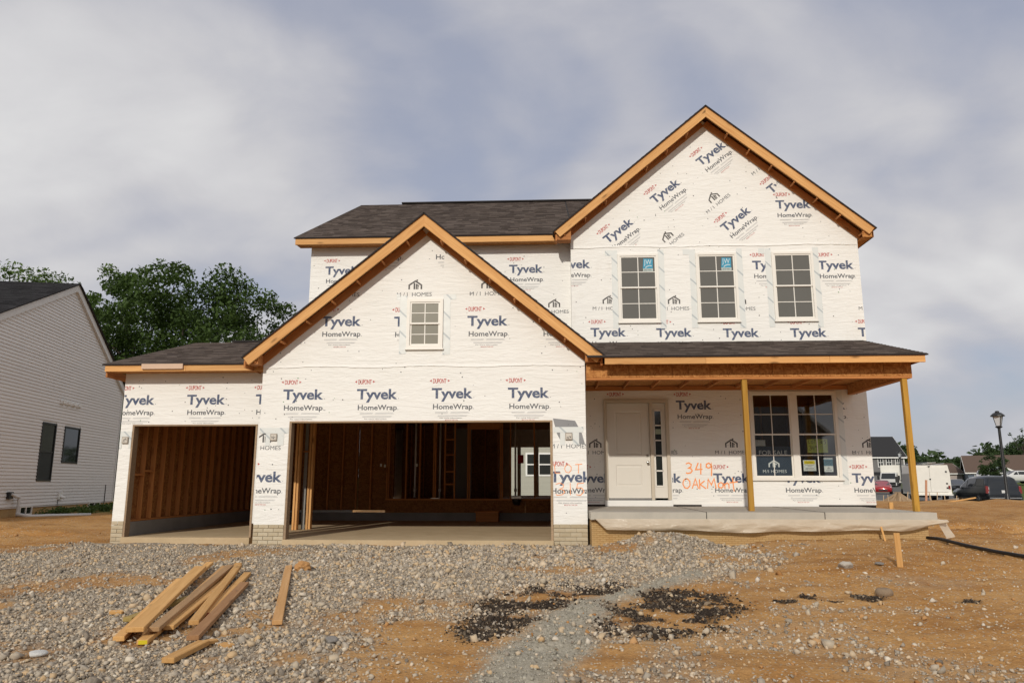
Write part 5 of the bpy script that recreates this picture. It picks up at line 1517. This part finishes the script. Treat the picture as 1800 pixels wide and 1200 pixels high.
# distant woods as one mass along the horizon
cl = []
for i in range(520):
    a = R.uniform(-1.25, 1.35); d = R.uniform(230, 270)
    x = 4.8 + d * math.sin(a); y = -13.8 + d * math.cos(a)
    cl.append((x, y, float(hgt(np.array([x]), np.array([y]))[0]) + R.uniform(.5, 6.5), R.uniform(3, 5.0)))
leaves('distant_woods', cl, LEAF_FAR, None, 1.1, 42, .8, kind='stuff')
# weeds along the siding house foundation
cl = [(NP0 + ND * s_ + NN * R.uniform(.15, 1.6)).to_tuple()[:2] for s_ in np.random.default_rng(3).uniform(2.2, 8.4, 55)]
leaves('weeds', [(x, y, ground_z(x, y) + .05, R.uniform(.10, .26)) for x, y in cl], leaf_mat('weed_green', (.05, .09, .02), (.09, .14, .035)), None, .045, 70, .7, kind='stuff')

# ---------------------------------------------------------------- vehicles
TYRE = flat('tyre', (.015, .015, .016), .85)
RIM = flat('alloy', (.30, .31, .32), .35, .5, .8)
def paint(name, c, metal=.3):
    m = M(name, .28, .5); m.col(m.mix(m.noise(2, 4), tuple(x * .85 for x in c), c)); m.b.inputs['Metallic'].default_value = metal
    m.b.inputs['Coat Weight'].default_value = .6; m.b.inputs['Coat Roughness'].default_value = .08
    return m.m
RED_L = flat('tail_lamp', (.20, .012, .010), .25, .6)
HEADL = flat('head_lamp', (.55, .55, .56), .2, .6)
PLATE = flat('number_plate', (.62, .62, .6), .5)
def vehicle(name, label, cat, loc, rot, st, col_, wheels, wr, hw, side_glass, front_glass, rear_glass, lights=True, group=None):
    """st: stations front to rear (x, zbottom, zbelt, ztop, half width low, half width top); x forward is negative y of the body"""
    t = thing(name, label, cat, loc, rot, group)
    n = len(st); ring = []; m = MB()
    for x, zb_, zl, zt_, wb, wt in st:
        h = [(0, zb_), (wb * .90, zb_), (wb, zb_ + (zl - zb_) * .3), (wb, zb_ + (zl - zb_) * .75), (wb * .965, zl), (wt + (wb - wt) * .12, zt_ - (zt_ - zl) * .12), (wt * .85, zt_), (0, zt_ + .02)]
        full = [(x, -a, b) for a, b in h] + [(x, a, b) for a, b in h[-2:0:-1]]
        ring.append(full)
    k = len(ring[0]); v = [p for r in ring for p in r]
    f = [(i * k + j, i * k + (j + 1) % k, (i + 1) * k + (j + 1) % k, (i + 1) * k + j) for i in range(n - 1) for j in range(k)]
    f += [tuple(range(k))[::-1], tuple(range((n - 1) * k, n * k))]
    m.raw(v, f)
    me = m.mesh('body', col_)
    bm = bmesh.new(); bm.from_mesh(me); bmesh.ops.recalc_face_normals(bm, faces=bm.faces[:])
    for fa in bm.faces: fa.smooth = True
    bm.to_mesh(me); bm.free()
    body = link('body', me, t, world=False)
    def at(x):
        for a, b in zip(st, st[1:]):
            if min(a[0], b[0]) - 1e-6 <= x <= max(a[0], b[0]) + 1e-6:
                q = (x - a[0]) / ((b[0] - a[0]) or 1); return [a[i] + (b[i] - a[i]) * q for i in range(6)]
    for x0, x1, tx0, tx1 in side_glass:
        for s in (-1, 1):
            p = []
            for xx, up in ((x0, 0), (x1, 0), (tx1, 1), (tx0, 1)):
                _, zb_, zl, zt_, wb, wt = at(xx)
                w0, w1 = wb * .965, wt + (wb - wt) * .12
                fz = .12 if not up else .90
                zz_ = zl + (zt_ - (zt_ - zl) * .12 - zl) * fz
                p.append((xx, s * (w0 + (w1 - w0) * fz + .008), zz_))
            MB().slab(p, (0, s * .006, 0)).build('side_window', CARGLASS, t, world=False)
    for nm, gl in (('windscreen', front_glass), ('rear_window', rear_glass)):
        if not gl: continue
        (xa, wa, za), (xb, wb_, zb2) = gl
        s = 1 if nm == 'windscreen' else -1
        dn = Vector((s * abs(zb2 - za), 0, abs(xa - xb))).normalized() * .012
        MB().slab([tuple(Vector(q) + dn) for q in ((xa, -wa, za), (xa, wa, za), (xb, wb_, zb2), (xb, -wb_, zb2))], tuple(dn * .5)).build(nm, CARGLASS, t, world=False)
    for wx in wheels:
        for s in (-1, 1):
            w = MB().lathe([(wr * .62, -.10), (wr * .93, -.11), (wr, -.07), (wr, .07), (wr * .93, .11), (wr * .62, .10)], 20, 'y', (wx, s * (hw - .09), wr)).build('wheel', TYRE, t, world=False, smooth=True)
            MB().lathe([(wr * .1, s * .105), (wr * .55, s * .098), (wr * .62, s * .112), (wr * .66, s * .10)] if s > 0 else [(wr * .66, -.10), (wr * .62, -.112), (wr * .55, -.098), (wr * .1, -.105)], 14, 'y', (wx, s * (hw - .09), wr)).build('rim', RIM, w, world=False)
            MB().lathe([(wr * 1.16, -.02), (wr * 1.16, .0)], 20, 'y', (wx, s * (hw - .012), wr)).build('wheel_arch', BLACK, t, world=False)
    return t, at
# dark minivan: x forward
mv = [(2.48, .30, .62, .70, .78, .62), (2.30, .24, .82, .90, .90, .74), (1.45, .22, .98, 1.06, .98, .80), (.95, .22, 1.03, 1.32, .99, .76), (.30, .22, 1.05, 1.66, .99, .74), (-.9, .22, 1.06, 1.74, .99, .74), (-1.9, .22, 1.07, 1.72, .98, .73), (-2.25, .26, 1.08, 1.62, .96, .70), (-2.42, .32, 1.02, 1.10, .94, .86), (-2.50, .36, .62, .70, .88, .84)]
NAVY = paint('dark_blue_paint', (.010, .014, .019))
V, at_ = vehicle('minivan', 'dark blue minivan seen from behind, parked beyond the black street lamp', 'minivan', (31.75, 34.0, -.32), math.radians(84), mv, NAVY, (1.5, -1.42), .33, .99,
                 [(1.0, .15, .55, .15), (.08, -1.0, .08, -1.0), (-1.08, -2.05, -1.08, -1.95)], ((1.40, .78, 1.03), (.45, .66, 1.64)), ((-2.40, .80, 1.10), (-2.24, .66, 1.60)))
for s in (-1, 1):
    MB().slab([(-2.35, s * .80, .72), (-2.35, s * .97, .72), (-2.30, s * .95, 1.15), (-2.30, s * .82, 1.12)], (-.135, 0, 0)).build('tail_light', RED_L, V, world=False)
    MB().slab([(1.05, s * .98, .98), (1.18, s * 1.16, 1.0), (1.18, s * 1.16, 1.14), (1.05, s * .98, 1.12)], (-.10, 0, 0)).build('wing_mirror', NAVY, V, world=False)
MB().box(-2.58, -2.40, -.90, .90, .36, .56).build('rear_bumper', NAVY, V, world=False)
MB().box(-2.60, -2.582, -.86, .86, .44, .475).build('bumper_strip', flat('chrome_strip', (.35, .35, .35), .3), V, world=False)
MB().box(-2.53, -2.50, -.16, .16, .74, .90).build('number_plate', PLATE, V, world=False)
MB().box(1.3, -1.9, -.995, -.985, .5, .53).build('side_strip', BLACK, V, world=False)
# red car facing us
rc = [(2.15, .25, .60, .66, .76, .60), (2.0, .2, .70, .76, .86, .70), (1.1, .2, .86, .92, .90, .74), (.35, .2, .92, 1.28, .90, .64), (-.25, .2, .94, 1.42, .90, .60), (-1.0, .2, .94, 1.38, .90, .60), (-1.6, .2, .94, 1.10, .88, .66), (-2.1, .24, .88, .94, .84, .72), (-2.2, .3, .6, .7, .78, .7)]
REDP = paint('red_paint', (.33, .012, .016), .2)
V, at_ = vehicle('red_car', 'red saloon car facing the camera behind the soil pile', 'car', (40.6, 68.5, float(hgt(np.array([float(40.6)]), np.array([float(68.5)]))[0]) + .09), math.radians(-112), rc, REDP, (1.35, -1.3), .31, .9,
                 [(.3, -.5, .0, -.5), (-.58, -1.3, -.58, -1.15)], ((1.08, .70, .92), (.10, .58, 1.36)), ((-1.85, .62, .96), (-1.15, .54, 1.34)))
for s in (-1, 1): MB().slab([(2.04, s * .50, .58), (2.02, s * .78, .58), (1.98, s * .80, .70), (2.02, s * .52, .68)], (.06, 0, .03)).build('headlight', HEADL, V, world=False)
MB().box(2.08, 2.19, -.42, .42, .32, .46).build('grille', BLACK, V, world=False)
# white cars parked across the way
WP = paint('white_car_paint', (.62, .62, .61), 0)
suv = [(2.4, .35, .8, .9, .82, .7), (2.2, .3, 1.0, 1.08, .92, .8), (1.3, .3, 1.12, 1.18, .97, .8), (.7, .3, 1.15, 1.5, .97, .74), (.1, .3, 1.16, 1.76, .97, .72), (-1.8, .3, 1.16, 1.78, .96, .72), (-2.35, .32, 1.14, 1.6, .94, .70), (-2.5, .4, .9, 1.0, .9, .8)]
for lab, x, y, a in (('white estate car side on, behind the right end of the dark minivan', 71.4, 96.4, 178), ('white car nose first, parked left of the other white car', 68.3, 98.5, -120)):
    V, at_ = vehicle('white_car', lab, 'car', (x, y, float(hgt(np.array([x]), np.array([y]))[0]) + .25), math.radians(a), suv, WP, (1.5, -1.5), .36, .97,
                     [(.7, .05, .35, .05), (-.05, -1.0, -.05, -1.0), (-1.1, -2.2, -1.1, -2.05)], ((1.28, .8, 1.18), (.3, .66, 1.72)), ((-2.4, .78, 1.2), (-2.2, .66, 1.62)))
V, at_ = vehicle('dark_car', 'small dark saloon beside the white service truck', 'car', (50.4, 72.2, -.05), math.radians(-115), rc, NAVY, (1.35, -1.3), .31, .9, [(.3, -.5, .0, -.5)], ((1.08, .70, .92), (.10, .58, 1.36)), None)
for s in (-1, 1): MB().slab([(2.04, s * .50, .58), (2.02, s * .78, .58), (1.98, s * .80, .70), (2.02, s * .52, .68)], (.06, 0, .03)).build('headlight', HEADL, V, world=False)

# white service truck: enclosed body with double doors, pickup cab in front of it
ST = thing('service_truck', 'white enclosed service truck seen from behind with closed double doors', 'truck', (28.0, 32.9, -.16), math.radians(72))
WB = flat('truck_white', (.74, .715, .65), .4, .4)
SB = flat('truck_side_grey', (.36, .36, .36), .5)
prof = [(-1.10, .50), (1.10, .50), (1.08, 1.75), (1.0, 2.22), (-1.0, 2.22), (-1.08, 1.75)]
MB().slab([(0, a, b) for a, b in prof], (3.6, 0, 0)).build('box_body', WB, ST, world=False)
MB().slab([(.06, 1.105, .6), (3.5, 1.105, .6), (3.5, 1.088, 1.72), (.06, 1.088, 1.72)], (0, .01, 0)).build('side_panel', SB, ST, world=False)
for s in (-1, 1):
    dz = MB().slab([(-.02, s * .01, .62), (-.02, s * .92, .62), (-.02, s * .86, 2.08), (-.02, s * .01, 2.08)], (-.025, 0, 0)).build('rear_door', WB, ST, world=False)
    for zz_ in (.82, 1.08, 1.78): MB().box(-.06, -.045, s * .88 - .05, s * .88 + .05, zz_, zz_ + .09).build('hinge', BLACK, dz, world=False)
    MB().box(-.05, -.02, s * .99 - .05, s * .99 + .05, .80, 1.0).build('tail_light', RED_L, ST, world=False)
    MB().tube([(.1, s * .85, 2.32), (4.8, s * .85, 2.32)], .025, 6).build('roof_rail', CHROME, ST, world=False)
MB().box(-.06, -.045, -.05, .04, 1.34, 1.42).build('door_handle', BLACK, ST, world=False)
MB().box(-.09, -.02, -.05, .05, 2.12, 2.18).build('roof_lamp', BLACK, ST, world=False)
MB().box(-.22, .0, -1.12, 1.12, .42, .50).build('rear_bumper', WB, ST, world=False)
MB().box(.1, 5.6, -.5, .5, .30, .48).build('chassis', BLACK, ST, world=False)
cb = [(3.65, .45, 1.15, 1.9, .95, .72), (4.6, .45, 1.15, 1.88, .95, .70), (5.1, .45, 1.15, 1.35, .95, .80), (5.9, .45, 1.05, 1.12, .93, .80), (6.1, .5, .8, .9, .85, .75)]
m = MB(); ring = []
for x, zb_, zl, zt_, wb, wt in cb:
    h = [(0, zb_), (wb, zb_), (wb, zl), (wt, zt_), (0, zt_)]
    ring.append([(x, -a, b) for a, b in h] + [(x, a, b) for a, b in h[-2:0:-1]])
k = len(ring[0]); m.raw([p for r in ring for p in r], [(i * k + j, i * k + (j + 1) % k, (i + 1) * k + (j + 1) % k, (i + 1) * k + j) for i in range(4) for j in range(k)] + [tuple(range(k)), tuple(range(4 * k, 5 * k))])
m.build('cab', paint('cab_grey', (.34, .34, .34), .2), ST, world=False)
for s in (-1, 1):
    MB().slab([(3.8, s * .955, 1.22), (4.7, s * .955, 1.22), (4.5, s * .80, 1.78), (3.8, s * .80, 1.78)], (0, s * .01, 0)).build('side_window', CARGLASS, ST, world=False)
    mo = MB().box(4.85, 4.95, s * 1.12, s * 1.34, 1.18, 1.58).tube([(4.9, s * .92, 1.3), (4.9, s * 1.2, 1.32)], .03, 6).build('wing_mirror', BLACK, ST, world=False)
    for wx in (.95, 5.1):
        w = MB().lathe([(.22, -.12), (.36, -.13), (.39, -.08), (.39, .08), (.36, .13), (.22, .12)], 18, 'y', (wx, s * .88, .39)).build('wheel', TYRE, ST, world=False, smooth=True)
# ladder lying on the roof rack is a thing of its own
ld = thing('ladder', 'ladder lying along the roof rack of the white service truck', 'ladder', (28.3, 33.1, 2.19), math.radians(72))
for s in (-.2, .2): MB().box(0, 4.2, s - .02, s + .02, 0, .07).build('side_rail', CHROME, ld, world=False)
for k in range(12): MB().box(.2 + k * .34, .23 + k * .34, -.19, .19, .02, .05).build('rung', CHROME, ld, world=False)

# white box truck facing us behind the red car
BT = thing('box_truck', 'white box truck with a wide cargo body standing behind the red car', 'truck', (52.5, 93.0, .10), math.radians(-125))
MB().box(-7.4, -.1, -1.2, 1.2, .9, 3.3).build('cargo_box', WB, BT, world=False)
MB().slab([(0, -1.0, .5), (1.5, -1.0, .5), (1.5, -1.0, 1.35), (1.0, -1.0, 2.25), (0, -1.0, 2.3)], (0, 2.0, 0)).build('cab', WP, BT, world=False)
MB().slab([(1.49, -.9, 1.40), (1.49, .9, 1.40), (1.06, .85, 2.15), (1.06, -.85, 2.15)], (.03, 0, .015)).build('windscreen', CARGLASS, BT, world=False)
for s in (-1, 1):
    MB().box(.25, 1.05, s * 1.005 - .004, s * 1.005 + .004, 1.4, 2.05).build('side_window', CARGLASS, BT, world=False)
    MB().box(1.2, 1.3, s * 1.3 - .12, s * 1.3 + .12, 1.3, 1.85).build('wing_mirror', BLACK, BT, world=False)
    for wx in (.8, -4.0): MB().lathe([(.25, -.13), (.42, -.14), (.46, -.08), (.46, .08), (.42, .14), (.25, .13)], 18, 'y', (wx, s * .92, .46)).build('wheel', TYRE, BT, world=False, smooth=True)
MB().box(1.5, 1.58, -.9, .9, .55, .95).build('front_bumper', BLACK, BT, world=False)
MB().box(-5.0, .3, -.5, .5, .6, .88).build('chassis', BLACK, BT, world=False)

# ---------------------------------------------------------------- street lamps
def lamp(label, x, y, z, h, r=.07):
    t = thing('street_lamp', label, 'street lamp', (x, y, z), 0, 'black street lamps')
    MB().lathe([(r * 2.2, 0), (r * 2.2, .15), (r * 1.6, .25), (r * 1.3, .6), (r * 1.15, .65), (r * 1.0, .7), (r * .8, h - .95), (r * .8, h - .9)], 14).build('post', BLACK, t, world=False, smooth=True)
    MB().lathe([(.05, h - .95), (.16, h - .88), (.17, h - .84), (.10, h - .80)], 12).build('collar', BLACK, t, world=False)
    MB().lathe([(.13, h - .80), (.25, h - .30)], 4).build('lantern_glass', flat('lantern_glass', (.55, .57, .6), .2, .5), t, world=False)
    for k in range(4):
        a = k * math.pi / 2
        MB().tube([(.135 * math.cos(a), .135 * math.sin(a), h - .80), (.26 * math.cos(a), .26 * math.sin(a), h - .29)], .018, 5).build('lantern_bar', BLACK, t, world=False)
    MB().lathe([(.34, h - .30), (.33, h - .24), (.20, h - .12), (.10, h - .08), (.10, h - .02), (.05, h)], 12).build('lantern_cap', BLACK, t, world=False)
    return t
lamp('tall black street lamp standing in front of the dark minivan', 28.95, 27.0, -.25, 5.05, .085)
lamp('more distant black street lamp rising beside the red car', 47.6, 79.0, -.2, 5.05, .085)

# ---------------------------------------------------------------- far houses on the right
def house(label, x, y, z, rot, w, d, h, rh, wall, roofm, wins=(), hip=False, trim=WHITE, name='distant_house', gableside=True, over=.4):
    """local x along the ridge (w), y depth (d); gables at both ends"""
    t = thing(name, label, 'house', (x, y, z), math.radians(rot))
    MB().slab([(0, 0, 0), (0, d, 0), (0, d, h), (0, d / 2, h + rh), (0, 0, h)], (w, 0, 0)).build('wall', wall, t, world=False)
    k = rh / (d / 2)
    for s in (0, 1):
        y0 = -over if s == 0 else d + over; z0_ = h - over * k
        MB().slab([(-over, y0, z0_ + .05), (w + over, y0, z0_ + .05), (w + over, d / 2, h + rh + .05), (-over, d / 2, h + rh + .05)], (0, 0, .12)).build('roof', roofm, t, world=False)
        for xx in (-over - .04, w + over - .04):
            MB().slab([(xx, y0, z0_ - .12), (xx, d / 2, h + rh - .12), (xx, d / 2, h + rh + .16), (xx, y0, z0_ + .16)], (.08, 0, 0)).build('rake_trim', trim, t, world=False)
    MB().box(-over, w + over, -over - .06, -over, h - over * k - .12, h - over * k + .08).build('gutter', trim, t, world=False)
    for side_, a, b, ww, hh in wins:
        if side_ == 'f': fr = MB().box(a - .1, a + ww + .1, -.06, .02, b - .1, b + hh + .1); pn = MB().box(a, a + ww / 2 - .04, -.075, -.055, b, b + hh / 2 - .04).box(a + ww / 2 + .04, a + ww, -.075, -.055, b, b + hh / 2 - .04).box(a, a + ww / 2 - .04, -.075, -.055, b + hh / 2 + .04, b + hh).box(a + ww / 2 + .04, a + ww, -.075, -.055, b + hh / 2 + .04, b + hh)
        else: fr = MB().box(-.06, .02, a - .1, a + ww + .1, b - .1, b + hh + .1); pn = MB().box(-.075, -.055, a, a + ww, b, b + hh)
        fo = fr.build('window', trim, t, world=False); pn.build('pane', PANE_DARK, fo, world=False)
    return t
GREYH = flat('grey_board_batten', (.17, .165, .16), .7)
ROOFBLK = flat('far_dark_roof', (.028, .028, .030), .9)
ROOFBRN = flat('far_brown_roof', (.115, .078, .060), .9)
# grey two storey house with white windows
h1 = house('grey two storey house with a steep dark roof and white windows behind the trucks', 61.0, 119.5, .4, 0, 5.9, 8.5, 5.2, 3.4, GREYH, ROOFBLK, [('f', 1.5, 3.35, .75, 1.4), ('f', 2.9, 3.35, .8, 1.4), ('f', 4.5, 3.35, .6, 1.3)])
MB().box(-.02, 5.92, -.14, -.062, 1.9, 2.4).build('porch_band', ROOFBLK, h1, world=False)
MB().box(-.1, .05, -.08, -.02, 0, 5).box(5.8, 5.95, -.08, -.02, 0, 5).build('corner_trim', WHITE, h1, world=False)
h2 = house('low black roofed wing of a house beyond the grey two storey house', 67.3, 123, .4, 0, 6.6, 8, 1.7, 2.4, GREYH, ROOFBLK)
h3 = house('blue grey single storey house with a broad brown roof', 84.0, 131.5, .9, -24, 19, 10, 2.1, 3.0, SIDING_BLUE, ROOFBRN, [('f', 1.2, .6, .7, 1.2)])
# its front porch gable
g = h3
MB().slab([(2.2, -2.6, 0), (7.0, -2.6, 0), (7.0, -2.6, 2.0), (4.6, -2.6, 3.3), (2.2, -2.6, 2.0)], (0, 2.6, 0)).build('front_wing', flat('front_wing_blue', (.20, .235, .25), .7), g, world=False)
for s in (-1, 1):
    MB().slab([(4.6 + s * 2.7, -2.9, 1.95), (4.6, -2.9, 3.42), (4.6, 1.5, 3.42), (4.6 + s * 2.7, 1.5, 1.95)], (0, 0, .1)).build('wing_roof', ROOFBRN, g, world=False)
    MB().slab([(4.6 + s * 2.7, -2.95, 1.8), (4.6, -2.95, 3.25), (4.6, -2.95, 3.55), (4.6 + s * 2.7, -2.95, 2.1)], (0, -.05, 0)).build('wing_trim', WHITE, g, world=False)
MB().box(3.0, 6.2, -2.68, -2.62, .2, 1.9).build('garage_door', WHITE, g, world=False)
MB().box(3.2, 6.0, -2.70, -2.685, 1.3, 1.7).build('garage_door_glass', PANE_DARK, g, world=False)
house('brown roofed house half hidden at the right edge of the picture', 103, 141, 1.1, -20, 16, 10, 2.2, 2.6, flat('beige_wall', (.38, .32, .26), .8), ROOFBRN, [('f', 2, .8, 1, 1.4)])
house('small pale gabled house peeping above the service truck', 74.5, 138, 1.1, 0, 12, 8, 1.8, 1.8, flat('pale_wall_far', (.42, .36, .33), .8), ROOFBRN)
# house seen through the rear windows of the unfinished one
bk = house('cream sided house seen through the empty rear window openings', -4, 31, -.1, 4, 14, 9, 5.2, 3.0, SIDING_BACK, SHINGLE_BLK, [('f', 7.6, 1.6, 1.4, 1.2), ('f', 3.2, 1.6, 1.4, 1.2)])
e = .12; z = .1
for k in range(42):
    MB().raw([(0, -.02, z), (14, -.02, z), (14, -.004, z + e), (0, -.004, z + e), (0, 0, z), (14, 0, z)], [(0, 1, 2, 3), (4, 5, 1, 0)]).build('siding_board', SIDING_BACK, bk, world=False)
    z += e
# houses across the street, behind the camera; their shapes show in the window glass
house('beige house across the street with a steep dark gable roof', -14, -46, -.5, 0, 13, 12, 5.4, 5, flat('across_beige', (.40, .36, .30), .8), ROOFBLK, [('f', 2, 3.3, 1.2, 1.5)], name='opposite_house')
house('grey house across the street beside the beige one', 6, -46, -.5, 90, 13, 12, 5.4, 5, GREYH, ROOFBLK, name='opposite_house')
house('brown roofed house across the street farther along', 24, -46, -.5, 90, 12, 12, 5.2, 5, flat('across_grey', (.30, .30, .31), .8), ROOFBRN, name='opposite_house')

# roadside cabinet and sign post at the right edge of the picture
sp = thing('street_sign', 'dark signpost standing at the right edge of the picture', 'sign', (40.0, 37.5, -.1))
MB().tube([(0, 0, 0), (0, 0, 3.9)], .05, 8).build('post', BLACK, sp, world=False)
MB().slab([(-.5, -.03, 3.55), (.5, -.03, 3.75), (.5, -.03, 3.95), (-.5, -.03, 3.75)], (0, .04, 0)).build('name_plate', flat('sign_green', (.05, .09, .07)), sp, world=False)
